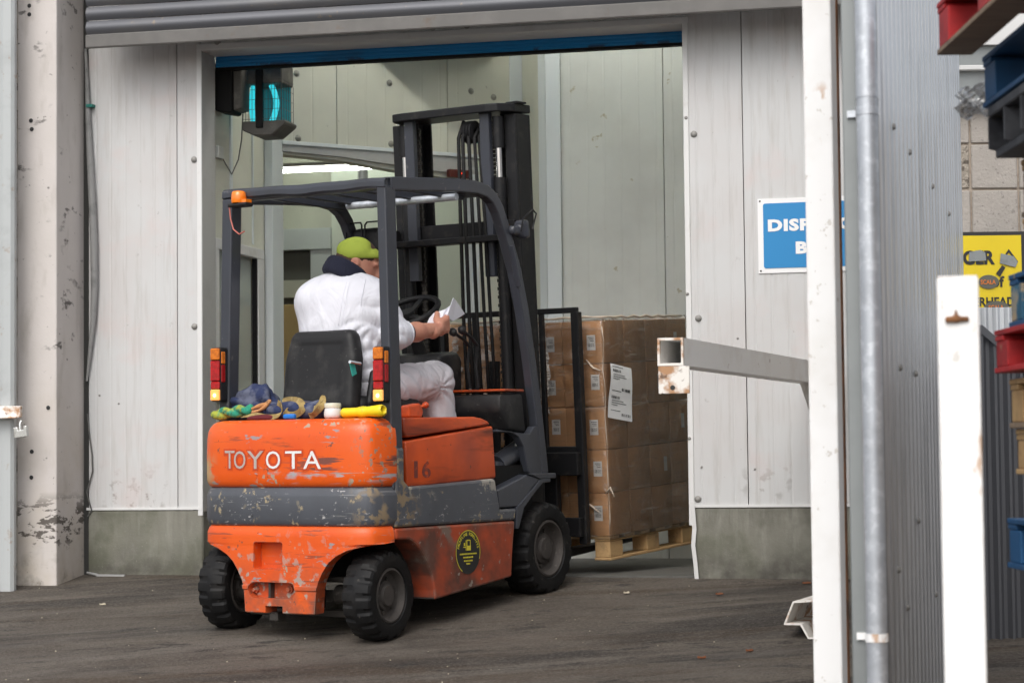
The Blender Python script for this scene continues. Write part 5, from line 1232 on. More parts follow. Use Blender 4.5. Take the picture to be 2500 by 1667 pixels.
# hollow square arm reaching out from the corner towards the camera
A0 = at(1637, 858, 8.3); A1 = at(1970, 912, 10.7); dirv = (A1-A0).normalized(); dirv.z = 0; dirv.normalize()
psi_a = atan2(dirv.x, dirv.y); afr = Matrix.Translation((A0.x, A0.y, 0)) @ Matrix.Rotation(-psi_a, 4, 'Z')
za, zb_ = at(1637, 892, 8.3).z, at(1637, 825, 8.3).z; hw_ = .050
arm = thing('barrier_arm', 'hollow square white steel arm with open rusty end reaching out of the wall', 'barrier', afr, (0,0,za))
L_ = 2.95; th = .006
build(MB().box(-hw_,hw_,0,L_,zb_-th,zb_).box(-hw_,hw_,0,L_,za,za+th).box(-hw_,-hw_+th,0,L_,za+th,zb_-th).box(hw_-th,hw_,0,L_,za+th,zb_-th), 'arm_tube', M['arm_white'], arm)
m_ = MB()
for a, b, c, d_ in ((-hw_-.001,hw_+.001,zb_-.009,zb_+.001),(-hw_-.001,hw_+.001,za-.001,za+.009),(-hw_-.001,-hw_+.008,za+.009,zb_-.009),(hw_-.008,hw_+.001,za+.009,zb_-.009)): m_.box(a,b,-.004,.012,c,d_)
build(m_, 'rusty_rim', M['rusty_white'], arm)
pw = .060
pl_ = build(MB().box(-pw+.012,pw+.014,-.006,.004,za-.108,za-.003), 'end_plate', M['rusty_white'], arm, bevel=.002)
build(MB().lathe([(.0001,-.0075),(.009,-.0075),(.010,-.006)], (0,1,0), (.008,0,za-.085), 14), 'plate_hole', M['ink'], pl_)
build(MB().prism([(L_-.55,za-.002),(L_,za-.002),(L_,za-.35)], 'x', -.006, .006), 'gusset', M['arm_white'], arm)
# short steel channel lying on the ground behind the tall post
bx = at(1950, 1555, 9.55); gz = ground_z(bx.x, bx.y)
cfr = Matrix.Translation((bx.x, bx.y, 0)) @ Matrix.Rotation(radians(-20), 4, 'Z')
ct = thing('steel_channel', 'short bent steel channel lying on the ground by the tall white post', 'channel', cfr, (0,0,gz))
prof = [(-.06,.06),(-.02,.155),(.12,.165),(.12,.158),(-.015,.148),(-.05,.062),(.02,.060),(.05,.0),(.09,.0),(.09,-.006),(.045,-.006),(.012,.053),(-.06,.053)]
build(MB().prism([(x, z+gz+.01) for x, z in prof], 'y', -.02, .5), 'channel_profile', M['rusty_white'], ct)
# ---- stack of pallets at the right edge
GXY = (1.4, 5.6)
def stack_pallet(x0, y1, z0, h, L, Wd, mats, label, plastic=False, yaw=0.0):
    fr = Matrix.Translation((x0, y1, 0)) @ Matrix.Rotation(yaw, 4, 'Z')
    t = thing('pallet', label, 'pallet', fr, (0,0,z0), 'pallets in the tall stack at the right'); mb_, md, mt = mats; bt = .016
    zt_ = z0+h
    if plastic:
        build(MB().box(0,Wd,-L,0,zt_-.03,zt_-.001), 'deck', mt, t, bevel=.004)
        for k in range(7):
            yy = -k*(L-.02)/6; build(MB().prism([(0,z0+.028),(.10,z0+.0),(.12,z0+.0),(.10,zt_-.031),(.0,zt_-.031)], 'y', yy-.012, yy), 'rib', mt, t)
        for k in range(9):
            xx = .10+k*.09; build(MB().box(xx,xx+.012,-L+.03,-.03,z0+.03,zt_-.031), 'rib', mt, t)
        build(MB().box(.02,.13,-L,0,z0-.001+.002,z0+.026), 'runner', mt, t, bevel=.003)
        return t
    for k in range(5):
        x = k*(Wd-.12)/4; build(MB().box(x,x+.12,-L,0,zt_-bt,zt_-.001), 'deck_board', mt, t, bevel=.002)
    for y in (-.10, -L/2-.05, -L):
        build(MB().box(.002,Wd-.002,y+.002,y+.098,zt_-2*bt,zt_-bt-.001), 'stringer_board', mt, t, bevel=.002)
    for x in (0, Wd/2-.05, Wd-.1):
        build(MB().box(x-.001,x+.101,-L-.001,.001,z0+.001,z0+bt), 'bottom_board', md, t, bevel=.002)
        for y in (-.15, -L/2-.07, -L+.01): build(MB().box(x+.003,x+.097,y+.003,y+.137,z0+bt+.001,zt_-2*bt-.001), 'block', mb_, t, bevel=.003)
    return t
wd, wg, rd, bl, bw_ = M['wood'], M['wood_grey'], M['wood_red'], M['wood_blue'], M['wood_bluew']
gz = ground_z(1.9, 5.6)
def zat(py): return at(2470, py, 6.2).z
specs = [  # left edge X, bottom z, height, materials (blocks, bottom boards, top boards), label
 (1.40, zat(1385), .150, (bl,bl,bl), 'blue painted pallet low in the stack, near mid height of the white post'),
 (1.47, zat(1262), .125, (wd,wd,wd), 'plain wood pallet resting directly on the low blue pallet, set back'),
 (1.43, zat(1158), .132, (wd,wd,wd), 'plain pale wood pallet in the middle of the stack above the set-back one'),
 (1.415, zat(1046), .140, (wd,wg,wd), 'plain wood pallet directly under the red pallet in the stack'),
 (1.375, zat(912), .124, (rd,rd,rd), 'dark red pallet with scuffed paint behind the low corner of the yellow sign'),
]
z_ = specs[0][1]
below = []
while z_-gz > .30:
    z_ -= .147; below.append(z_)
for k, z in enumerate(reversed(below)):
    hh_ = .147; stack_pallet(1.46+.02*((k*7) % 3), 6.2, z, hh_, 1.2, 1.0, ((wd,wd,wd) if k % 2 else (wg,wg,wg)), 'wooden pallet near the foot of the stack, %s from the ground' % ['lowest','second','third','fourth','fifth','sixth','seventh'][k])
zs = []
for i, (x, z, h, mt, lb_) in enumerate(specs):
    nxt = specs[i+1][1] if i+1 < len(specs) else z+h
    stack_pallet(x, 6.2, z, min(h, nxt-z-.001) if nxt > z else h, 1.2, 1.0, mt, lb_)
zt_ = specs[-1][1]+specs[-1][2]
stack_pallet(1.405, 6.14, zt_+.002, .150, 1.2, 1.0, (bw_, bl, bl), 'blue pallet with peeling paint on top of the dark red pallet')
zb0 = zat(390); zc = zt_+.152
n_mid = max(1,  round((zb0-zc)/.15)); hm = (zb0-zc)/n_mid
for k in range(n_mid): stack_pallet(1.462, 6.2, zc+k*hm, hm-.002, 1.2, 1.0, (wg,wg,wd), 'weathered wood pallet set back under the black plastic pallet, %s' % ['lowest of them','second up','third up','fourth up'][k])
zblack = zb0
stack_pallet(1.366, 6.18, zblack, .148, 1.2, 1.0, (M['pl_black'],)*3, 'black plastic pallet with open ribs below the overhanging blue pallet', plastic=True)
stack_pallet(1.362, 6.22, zblack+.15, .150, 1.2, 1.0, (bl,bl,bl), 'blue pallet seen from below, overhanging between black and red pallets')
stack_pallet(1.23, 6.2, zblack+.302, .150, 1.2, 1.0, (rd,wg,rd), 'bright red pallet on top of the stack seen from below')
# scrap of torn clear film caught on the stack
def crump(u, v):
    x = at(2335+120*u, 0, 6.3).x; z = at(2400, 208+62*v, 6.3).z
    r = .010*sin(9*u+13*v)+.008*sin(23*u-17*v)+.006*sin(41*v+31*u)
    edge = sin(pi*u)**.5; zc_ = at(2400, 238, 6.3).z
    return (x+.012*sin(19*v+5*u), 6.3+r*2.2, zc_+(z-zc_)*(.35+.65*edge)+.010*sin(17*u+9*v)-.03*(1-u)*v)
o = build(MB().grid(crump, 26, 16), 'film_scrap', M['film'], base=crump(.9,.5), fixn=False)
tag(o, 'crumpled scrap of clear film caught beside the blue pallet, below the window', 'film scrap')
# ---- block wall at the end of the passage with window, cladding and danger sign
BY = 10.4
def bp(px, py, off=0.0): q = at(px, py, BY+off); return q.x, q.z
xj, zj_ = bp(2371, 463); bwid = bp(2487, 463)[0]-xj; bht = zj_-bp(2371, 575)[1]; ztop = bp(2400, 266)[1]
bwall = thing('block_wall', 'pale concrete block wall at the far end of the passage', 'wall', IDF, (xj+.5, BY, ground_z(xj, BY)))
build(MB().box(xj-2.5*bwid, xj+8*bwid, BY+.012, BY+.2, 1.0, ztop), 'mortar', M['mortar'], bwall)
bme = build(MB().box(-bwid/2+.005, bwid/2-.005, 0, .1, -bht/2+.005, bht/2-.005), 'block', M['block'], bevel=.005); b_m = bme.data; bpy.data.objects.remove(bme)
bme = build(MB().box(-bwid/2+.007, bwid/2-.007, 0.003, .1, -bht/2+.007, bht/2-.007), 'block', M['render_rough'], bevel=.005); b_r = bme.data; bpy.data.objects.remove(bme)
bb_ = BASE[bwall][1]
build(MB().box(3.75, 3.95, 4.0, BY+.2, .2, 2.3), 'horizon_blocker', M['block'], bwall)  # unseen wall added to block horizon light from the right
for r in range(-6, 4):
    for c in range(-1, 7):
        zc_ = zj_+bht*(r+.5)
        if zc_+bht/2 > ztop+.02:
            if zc_-bht/2 > ztop-.05: continue
            sc_ = (ztop-(zc_-bht/2))/bht; zc_ = (ztop+zc_-bht/2)/2
        else: sc_ = 1
        o = share('block', b_r if (c == -1 and r in (0,)) else b_m, bwall, (xj+bwid*(c+.5)-bb_.x, BY-bb_.y-.0, zc_-bb_.z), scale=(1,1,sc_))
wt = thing('window', 'white framed window with grey panes above the block wall', 'window', IDF, (xj+.2, BY, ztop))
x0, x1 = bp(2300,200)[0], bp(2520,200)[0]
build(MB().box(x0,x1,BY-.06,BY+.1,ztop+.002,bp(2400,250)[1]+.01), 'sill', M['panel_trim'], wt, bevel=.004)
build(MB().box(x0,x1,BY+.03,BY+.05,bp(2400,250)[1]+.011,bp(2400,172)[1]), 'pane', M['flash'], wt)
build(MB().box(x0,x1,BY-.01,BY+.06,bp(2400,172)[1]+.001,bp(2400,160)[1]), 'frame_bar', M['panel_trim'], wt, bevel=.003)
build(MB().box(x0,x1,BY+.03,BY+.05,bp(2400,160)[1]+.001,bp(2400,110)[1]), 'pane', M['flash'], wt)
build(MB().box(x0,x1,BY-.0,BY+.06,bp(2400,110)[1]+.001,bp(2400,-60)[1]), 'upper_frame', M['panel_trim'], wt)
lc = thing('low_cladding', 'light grey ribbed sheet below the yellow sign', 'cladding', IDF, (2.2,BY-.1,1.0))
corr_sheet(0, 16, M['corr'], .8, bp(2420,770)[1]+.03, Vector((2.02,BY-.12,0)), Vector((1,0,0)), Vector((0,-1,0)), .055, .018, lc)
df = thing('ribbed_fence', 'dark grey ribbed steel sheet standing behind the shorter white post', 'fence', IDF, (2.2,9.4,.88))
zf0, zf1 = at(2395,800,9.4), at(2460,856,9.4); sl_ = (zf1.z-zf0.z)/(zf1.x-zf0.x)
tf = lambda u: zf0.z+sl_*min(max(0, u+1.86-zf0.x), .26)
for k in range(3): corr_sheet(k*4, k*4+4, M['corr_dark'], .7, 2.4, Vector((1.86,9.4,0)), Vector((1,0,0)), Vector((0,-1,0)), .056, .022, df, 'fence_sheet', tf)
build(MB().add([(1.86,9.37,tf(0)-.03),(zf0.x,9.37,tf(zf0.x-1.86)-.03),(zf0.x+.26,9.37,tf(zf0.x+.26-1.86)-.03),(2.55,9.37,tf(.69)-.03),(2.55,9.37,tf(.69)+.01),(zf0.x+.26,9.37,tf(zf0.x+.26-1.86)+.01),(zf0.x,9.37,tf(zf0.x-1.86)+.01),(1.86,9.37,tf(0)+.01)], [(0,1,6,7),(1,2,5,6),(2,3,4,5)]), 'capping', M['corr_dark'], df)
# danger sign
ds = thing('danger_sign', 'yellow danger sign with black lettering and stickers on the block wall', 'sign', IDF, (3.4, BY-.05, bp(2400,782)[1]))
(xl, zt2), (xr, zb2) = bp(2245, 577, -.03), bp(2497, 782, -.03); ys = BY-.03
build(MB().box(xl-.02,xr+.02,ys,ys+.006,zb2-.02,zt2+.018), 'black_border', M['ink'], ds)
build(MB().box(xl,xr,ys-.003,ys-.0005,zb2,zt2), 'yellow_plate', M['sign_yellow'], ds)
def flat_text(body, x0, x1, z0, z1, y, mat_, parent, bold=.004, name='lettering'):
    tm = text_mesh(body, .2, bold=bold); xs = [v[0] for v in tm.v]; zs_ = [v[1] for v in tm.v]
    return build(mapped(tm, lambda a, b, c: (x0+(a-min(xs))/(max(xs)-min(xs))*(x1-x0), y, z0+(b-min(zs_))/(max(zs_)-min(zs_))*(z1-z0))), name, mat_, parent, fixn=False)
def sx(px): return bp(px, 600, -.04)[0]
def sz(py): return bp(2420, py, -.04)[1]
yt = ys-.006
flat_text('DANGER', sx(2262), sx(2429), sz(646), sz(611), yt, M['ink'], ds, .008)
flat_text('of', sx(2418), sx(2451), sz(701), sz(674), yt, M['ink'], ds, .006)
flat_text('OVERHEAD', sx(2336), sx(2475), sz(748), sz(725), yt, M['ink'], ds, .006)
tri = MB()
for (a, b), (c, d_) in ((((2443,632),(2463,609)),((2450,632),(2463,617))),(((2463,609),(2484,632)),((2463,617),(2477,632))),(((2443,632),(2484,632)),((2450,628),(2477,628)))):
    tri.add([(sx(a[0]) if isinstance(a, tuple) else sx(a), yt, 0)]*0, [])
P3 = [(2441,640),(2463,608),(2486,640)]; I3 = [(2450,634),(2463,617),(2477,634)]
tri.v = [(sx(x), yt, sz(y)) for x, y in P3+I3]; tri.f = [(0,1,4,3),(1,2,5,4),(2,0,3,5)]
build(tri, 'warning_triangle', M['ink'], ds)
build(MB().add([(sx(x), yt-.004, sz(y)) for x, y in ((2366,615),(2393,610),(2405,616),(2407,636),(2364,638))], [(0,1,2,3,4)]), 'duct_tape', M['duct'], ds)
build(MB().add([(sx(x), yt-.004, sz(y)) for x, y in ((2443,619),(2474,626),(2484,640),(2478,653),(2440,643))], [(0,1,2,3,4)]), 'duct_tape', M['duct'], ds)
build(MB().add([(sx(x), yt-.002, sz(y)) for x, y in ((2430,668),(2446,648),(2454,653),(2440,676))], [(0,1,2,3)]), 'small_sticker', M['ink'], ds)
for cx_, cz_, rx, rz, tx in ((2412,688,25,17,'SCALA'),(2430,750,30,15,'SCALA')):
    n = 24; s_o = build(MB().add([(sx(cx_+rx*cos(2*pi*k/n)), yt-.003, sz(cz_+rz*sin(2*pi*k/n))) for k in range(n)], [tuple(range(n))]), 'oval_sticker', M['sticker'], ds)
    flat_text(tx, sx(cx_-20), sx(cx_+17), sz(cz_+6), sz(cz_-5), yt-.006, M['sticker_or'], s_o, .004, 'sticker_text')
# ================================================================== INTERIOR seen through the doorway (wall frame)
ZC = 5.2
SB = 1.80                                   # depth of the wall behind the load
tb0, tb1, tb2, tb3 = W(1337,500,SB)[0], W(1371,500,SB)[0], W(1622,500,SB)[0], W(1276,500,2.40)[0]
iw = thing('interior_wall', 'grey panelled back wall inside the doorway behind the load', 'wall', WF, (0,SB,JZ))
for a, b in ((tb1,tb2),(tb2,tb2+1.1),(tb2+1.1,.98)): panel(a, b, JZ, ZC, SB, .06, .105, .0012, M['in_wall2'], iw)
build(MB().box(tb0,tb1+.001,SB-.025,SB-.002,JZ,ZC), 'corner_trim', M['in_trim'], iw, bevel=.002)
build(MB().box(tb0+.02,.98,SB+.065,SB+.15,JZ,ZC), 'wall_core', M['dark_joint'], iw)
build(MB().box(.86,.98,.2,SB-.001,JZ,ZC), 'side_panel', M['in_wall2'], iw)
sw_ = thing('interior_wall', 'short panelled wall with a pale corner strip beside the mast top', 'wall', WF, (tb0,2.2,JZ))
build(MB().prism([(tb3,2.42),(tb0-.002,SB-.02),(tb0+.05,SB+.03),(tb3+.06,2.48)], 'z', JZ, ZC), 'panel', M['in_wall'], sw_)
build(MB().prism([(tb0-.06,SB+.035),(tb0-.002,SB-.026),(tb0-.001,SB-.021),(tb0-.05,SB+.04)], 'z', JZ, ZC), 'corner_strip', M['in_trim'], sw_)
# left wall with its window
lw = thing('interior_wall', 'beige panelled wall just inside the left jamb with a white window', 'wall', WF, (-2.72,.7,JZ))
wz0, wz1, ws0, ws1 = 2.02, 2.93, .24, 1.02
for s0, s1, z0, z1 in ((.21,1.24,wz1+.002,ZC),(.21,1.24,JZ,wz0-.002),(.21,ws0-.002,wz0,wz1),(ws1+.002,1.24,wz0,wz1)):
    build(MB().box(-2.78,-2.715,s0,s1,z0,z1), 'panel', M['in_wall'], lw)
fr = MB().box(-2.735,-2.695,ws0,ws1,wz1-.06,wz1).box(-2.735,-2.695,ws0,ws1,wz0,wz0+.05).box(-2.735,-2.695,ws1-.10,ws1,wz0+.05,wz1-.06).box(-2.735,-2.695,ws0,ws0+.05,wz0+.05,wz1-.06)
wf_ = build(fr, 'window_frame', M['panel_trim'], lw, bevel=.003)
build(MB().box(-2.728,-2.702,ws1-.122,ws1-.102,wz0+.05,wz1-.06), 'black_gasket', M['black'], wf_)
build(MB().box(-2.74,-2.734,ws0+.05,ws1-.12,wz0+.05,wz1-.06), 'pane', M['glass'], wf_)
build(MB().box(-2.712,-2.66,1.07,1.26,JZ,ZC), 'corner_post', M['in_trim'], lw, bevel=.003)
build(MB().box(-2.714,-2.705,.5,.53,2.95,ZC).box(-2.714,-2.706,.86,.875,2.95,ZC), 'joint_strip', M['in_trim'], lw)
build(MB().box(-3.6,-3.55,.2,1.3,JZ,ZC), 'side_room_wall', M['tan'], lw)
# diagonal wall with the inner doorway
DGF = WF @ Matrix.Translation((-2.66,1.24,0)) @ Matrix.Rotation(pi/4, 4, 'Z')     # x along the diagonal, y beyond it
dw = thing('interior_wall', 'beige diagonal wall above the inner doorway with dark bolt heads', 'wall', DGF, (.8,0,JZ))
for a, b in ((0,.37),(.37,1.15),(1.15,1.62)): panel(a, b, 3.61, ZC, 0, .08, .13, .0012, M['in_wall'], dw)
build(MB().box(1.36,1.62,0,.08,JZ,3.50), 'jamb_panel', M['in_wall'], dw)
build(MB().box(1.32,1.37,-.008,.10,JZ,3.48), 'jamb_trim', M['in_trim'], dw, bevel=.002)
build(MB().box(1.61,1.70,-.012,.08,JZ,ZC), 'end_trim', M['in_trim'], dw, bevel=.002)
build(MB().box(0,1.62,-.012,.09,3.585,3.608), 'beam_ledge', M['in_trim'], dw, bevel=.002)
build(MB().prism([(.0,3.584),(1.36,3.584),(1.36,3.47),(.88,3.50),(.4,3.535),(.0,3.545)], 'y', .0, .09), 'beam', M['panel_core'], dw)
build(MB().prism([(.0,3.543),(.4,3.533),(.88,3.498),(1.36,3.468),(1.36,3.44),(.88,3.47),(.4,3.515),(.0,3.53)], 'y', .02, .12), 'beam_lip', M['in_wall'], dw)
for px, py in ((724,180),(951,203),(728,338),(955,352),(1150,223),(1205,238)):
    yv = DGF.to_3x3() @ Vector((0,1,0)); q = DGF.inverted() @ hit(px, py, DGF.translation, yv)
    build(MB().lathe([(.0001,-.016),(.010,-.014),(.014,-.008),(.020,-.002),(.021,0)], (0,1,0), (q.x,0,q.z), 12), 'bolt', M['in_bolt'], dw, smooth=2)
bx_ = build(MB().box(1.14,1.30,-.04,.0,3.45,3.50), 'led_box', M['maroon'], dw, bevel=.003)
build(MB().box(1.225,1.235,-.042,-.0405,3.472,3.482), 'led', M['led'], bx_)
# room beyond the inner doorway
rm = thing('inner_room', 'pale green room beyond the inner doorway with shelves at its left', 'room', WF, (-3,4.6,JZ))
build(MB().box(-3.45,-1.7,4.6,4.66,JZ,4.4), 'white_sheet', M['in_bright'], rm)
build(MB().box(-5.5,-3.452,4.75,4.8,JZ,4.6), 'rear_wall', M['in_wall'], rm)
build(MB().box(-5.5,-1.6,1.6,4.8,4.25,4.3), 'ceiling', M['in_wall'], rm)
build(MB().box(-5.5,-5.45,1.6,4.8,JZ,4.3), 'end_wall', M['in_wall'], rm)
build(MB().box(-5.45,-3.455,4.58,4.73,3.28,3.44), 'shelf_band', M['in_trim'], rm)
build(MB().box(-3.62,-3.458,4.60,4.72,2.9,3.275), 'shelf_post', M['in_trim'], rm)
build(MB().box(-5.4,-3.63,4.60,4.72,2.92,3.05), 'shelf_band', M['in_wall'], rm)
build(MB().box(-5.4,-3.625,4.66,4.74,2.62,3.275), 'shelf_back', M['in_dark'], rm)
build(MB().box(-5.2,-3.66,4.52,4.60,JZ,2.86), 'tan_board', M['tan'], rm, bevel=.004)
build(MB().box(-1.69,-1.62,2.45,4.7,JZ,4.4), 'right_wall', M['in_wall'], rm)
build(MB().tube([(-2.98,3.9,3.60),(-2.98,3.9,4.25)], .035, 10), 'hanging_pipe', M['in_trim'], rm, smooth=1)
build(MB().box(-3.45,-1.7,4.585,4.6,2.36,2.375), 'sheet_joint', M['in_wall'], rm)
# fluorescent lamps: one in view, the others added unseen to brighten the rooms
for t0, t1, s, z, n, lab in ((-3.60,-2.56,3.0,3.665,1,'lit fluorescent tube seen under the inner doorway beam'),(-3.9,-2.7,4.1,4.16,2,'added unseen twin fluorescent fitting high in the inner room behind the beam'),
        (-2.3,-.9,.75,5.08,2,'added unseen twin fluorescent fitting on the entrance ceiling, left one'),(-.75,.65,1.2,5.08,2,'added unseen twin fluorescent fitting on the entrance ceiling, right one')):
    tb = thing('fluorescent_lamp', lab, 'lamp', WF, ((t0+t1)/2, s, z))
    for k in range(n): build(MB().tube([(t0,s+.09*k,z),(t1,s+.09*k,z)], .011 if n == 1 else .019, 10), 'tube', M['tube2'] if 'behind' in lab else M['tube'], tb, smooth=1)
    build(MB().box(t0-.03,t1+.03,s-.03,s+.03+.09*(n-1),z+.024,z+.05), 'fitting', M['in_wall2'], tb)
    zc_ = 4.25 if z < 4.25 else ZC
    build(MB().tube([(t0+.1,s,z+.05),(t0+.1,s,zc_)],.006,6), 'hanger', M['in_trim'], tb)
o = build(MB().box(-2.9,.98,.15,3.5,ZC,ZC+.06), 'interior_ceiling', M['in_wall'], frame=WF); tag(o, kind='structure')
# insect killer lamp and the black box beside it
il = thing('insect_lamp', 'caged insect killer lamp glowing blue under the blue door', 'lamp', WF, (-2.47,.45,3.50))
t0, t1, zt_, zb_ = -2.585, -2.35, 3.885, 3.52
build(MB().prism([(t0,zb_+.02),(t0+.07,zb_-.012),(t1-.06,zb_-.012),(t1+.02,zb_+.05),(t1+.02,zb_+.07),(t0,zb_+.07)], 'y', .36, .56), 'base_tray', M['lampgrey'], il, bevel=.006)
build(MB().box(t0,t1,.36,.56,zt_-.085,zt_+.03), 'top_housing', M['lampgrey'], il, bevel=.006)
build(MB().box(t0+.085,t0+.125,.345,.375,zb_+.03,zt_), 'centre_bar', M['black'], il, bevel=.004)
build(MB().box(t0+.01,t1-.01,.535,.545,zb_+.07,zt_-.085), 'rear_plate', M['uv_glow'], il)
for t, bo in ((t0+.045,-.012), (t0+.150,.03)): build(MB().tube([(t+bo*sin(pi*k/8),.43,zb_+.07+(zt_-.155-zb_)*k/8) for k in range(9)], .016, 10), 'uv_tube', M['uv'], il, smooth=2)
cg = MB()
for k in range(13):
    t = t0+.003+k*(t1-t0-.006)/12; cg.box(t-.0012,t+.0012,.358,.3605,zb_+.06,zt_-.08)
for k in range(6):
    y = .36+k*.04; cg.box(t1-.002,t1+.0005,y-.0012,y+.0012,zb_+.06,zt_-.08)
for k in range(5):
    z = zb_+.08+k*.055; cg.box(t0,t1,.3565,.3578,z-.0012,z+.0012).box(t1+.001,t1+.002,.36,.56,z-.0012,z+.0012)
co = build(cg, 'cage', M['lampgrey'], il); tag(co, kind='stuff')
bk_ = thing('control_box', 'black box mounted left of the glowing insect lamp', 'box', WF, (-2.63,.35,3.63))
build(MB().prism([(-2.70,3.64),(-2.62,3.625),(-2.60,3.63),(-2.60,3.91),(-2.70,3.91)], 'y', .24, .40), 'housing', M['black'], bk_, bevel=.006)
build(MB().prism([(-2.599,3.64),(-2.555,3.65),(-2.55,3.88),(-2.599,3.90)], 'y', .26, .40), 'cover', M['lampgrey'], bk_, bevel=.004)
pts = []
for px, py, s in ((593,280,.4),(590,340,.5),(582,390,.55),(563,426,.5),(546,400,.4),(537,376,.32)): t, z = W(px, py, s); pts.append((max(t,-2.70), s, z))
o = build(MB().tube(pts, .0035, 6), 'lamp_cable', M['cable'], frame=WF, base=pts[5], smooth=2); tag(o, 'thin cable looping down from the insect lamp to a socket', 'cable')
t, z = W(536,373,.32); o = build(MB().box(-2.714,-2.69,.27,.35,z-.035,z+.035), 'wall_socket', M['in_wall2'], frame=WF, base=(-2.71,.31,z), bevel=.004); tag(o, 'small grey wall socket inside the left jamb', 'socket')
# ================================================================== THINGS LYING ON THE COUNTERWEIGHT (truck frame)
ZT = 1.885
def sdf_thing(fn, lo, hi, res, name, label, cat, m_):
    o = build(nets(fn, lo, hi, res), name, m_, frame=TF, base=((lo[0]+hi[0])/2,(lo[1]+hi[1])/2,lo[2]), smooth=3.14, fixn=False); return tag(o, label, cat)
def heap(P):
    d = ell(P, (.08,.345,1.955), (.10,.135,.075)); d = smin(d, ell(P, (.06,.30,2.015), (.06,.06,.05)), .03); d = smin(d, ell(P, (.04,.22,1.935), (.06,.07,.05)), .03); d = smin(d, ell(P, (.05,.42,1.95), (.06,.05,.05)), .03)
    d = d+.012*wob(P, 38, 11)-.018*np.abs(wob(P, 52, 12))+.010; return np.maximum(d, ZT+.001-P[...,2])
sdf_thing(heap, (-.06,.12,1.87), (.22,.52,2.10), .0065, 'jacket', 'crumpled dark blue checked jacket heaped beside the seat', 'jacket', M['denim'])
def rope2(P):
    d = 1.0
    for k in range(2):
        n = 16; pts = [np.array([-.075+.012*cos(t_*7+pi*k), .46-.20*t_, ZT+.030+.012*sin(t_*7+pi*k)+.02*t_]) for t_ in np.linspace(0, 1, n)]
        for p, q in zip(pts, pts[1:]): d = np.minimum(d, cap(P, p, q, .0185, .0185))
    return d
sdf_thing(rope2, (-.13,.22,1.87), (-.02,.50,1.99), .006, 'twisted_rope', 'thick green and yellow twisted rope at the left rear corner', 'rope', M['glove_green'])
def sm(pts, n=5):
    out = []
    for i in range(len(pts)-1):
        p0, p1, p2, p3 = pts[max(i-1,0)], pts[i], pts[i+1], pts[min(i+2,len(pts)-1)]
        for k in range(n):
            t = k/n; out.append(tuple(.5*((2*p1[q])+(-p0[q]+p2[q])*t+(2*p0[q]-5*p1[q]+4*p2[q]-p3[q])*t*t+(-p0[q]+3*p1[q]-3*p2[q]+p3[q])*t**3) for q in range(len(p1))))
    return out+[pts[-1]]
def web(px, a, r, name, label, m_, cat, flat=.35):
    pts = [(a+da, *RR(x, y, a)) for x, y, da in px]; pts = sm([(x, b, max(z, ZT+r*.8)) for x, b, z in pts])
    o = build(MB().tube(pts, [r*(1+.25*sin(i*1.1)) for i in range(len(pts))], 8), name, m_, frame=TF, base=(a, pts[0][1], ZT), smooth=2); return tag(o, label, cat)
def ribbon(px, a, w_, name, label, m_, cat):       # flat webbing: (photo x, y, forward offset, twist)
    pts = [(a+da, *RR(x, y, a), tw) for x, y, da, tw in px]; pts = sm([(x, b, max(z, ZT+.004), tw) for x, b, z, tw in pts], 7); mb = MB(); n = len(pts)
    for i, (x, b, z, tw) in enumerate(pts):
        t = (Vector(pts[min(i+1,n-1)][:3])-Vector(pts[max(i-1,0)][:3])).normalized(); u = Vector((1,0,0)); u = (u-t*u.dot(t)).normalized(); v = t.cross(u)
        wv = (u*cos(tw)+v*sin(tw))*(w_/2); nv_ = t.cross(wv).normalized()*.0012; p = Vector((x, b, z))
        for q in (p-wv-nv_, p+wv-nv_, p+wv+nv_, p-wv+nv_): q.z = max(q.z, ZT+.001); mb.v.append(tuple(q))
        if i:
            for k in range(4): mb.f.append(((i-1)*4+k, (i-1)*4+(k+1)%4, i*4+(k+1)%4, i*4+k))
    mb.f += [(0,1,2,3), tuple((n-1)*4+k for k in (3,2,1,0))]
    o = build(mb, name, m_, frame=TF, base=(a, pts[0][1], ZT), smooth=.9); return tag(o, label, cat)
ribbon([(592,1017,0,.3),(622,1013,0,.9),(655,1018,-.01,1.3),(684,1015,-.02,1.0),(692,1002,-.01,.6),(683,990,.01,1.2),(668,982,.03,1.5)], -.10, .026, 'webbing_strap', 'tan webbing strap looping low across the counterweight top', M['strap'], 'strap')
ribbon([(676,980,.04,1.2),(700,976,.03,1.5),(730,981,.01,.9),(747,1000,-.03,.4),(735,1013,-.05,1.2),(712,1010,-.04,1.6),(704,995,-.01,1.2),(722,986,.02,.7),(768,990,.03,1.1)], -.06, .032, 'webbing_strap', 'wide tan webbing strap folded in the middle of the heap', M['strap'], 'strap')
ribbon([(745,992,.03,1.0),(770,998,.0,1.4),(783,982,-.01,.8),(789,972,0,1.6),(792,990,-.02,1.1),(778,1010,-.03,.6),(762,1016,-.02,1.3)], -.07, .030, 'webbing_strap', 'knotted end of tan strap standing up beside the white jar', M['strap'], 'strap')
web([(600,1005,0),(622,995,0),(645,985,.01),(655,980,.01),(640,998,0),(615,1008,0)], -.07, .009, 'orange_rope', 'frayed orange rope between the green rope and the straps', M['rope'], 'rope')
def navyb(P): return np.maximum(ell(P, (-.0,.02,1.925), (.09,.20,.055))+.008*wob(P, 40, 21)-.012*np.abs(wob(P, 60, 22))+.006, ZT+.001-P[...,2])
sdf_thing(navyb, (-.13,-.22,1.87), (.13,.26,2.0), .008, 'navy_cloth', 'flat navy cloth spread under the tan straps', 'cloth', M['denim'])
def redb(P): return np.maximum(ell(P, (-.10,.16,1.893), (.035,.09,.018))+.004*wob(P, 60, 5), ZT+.001-P[...,2])
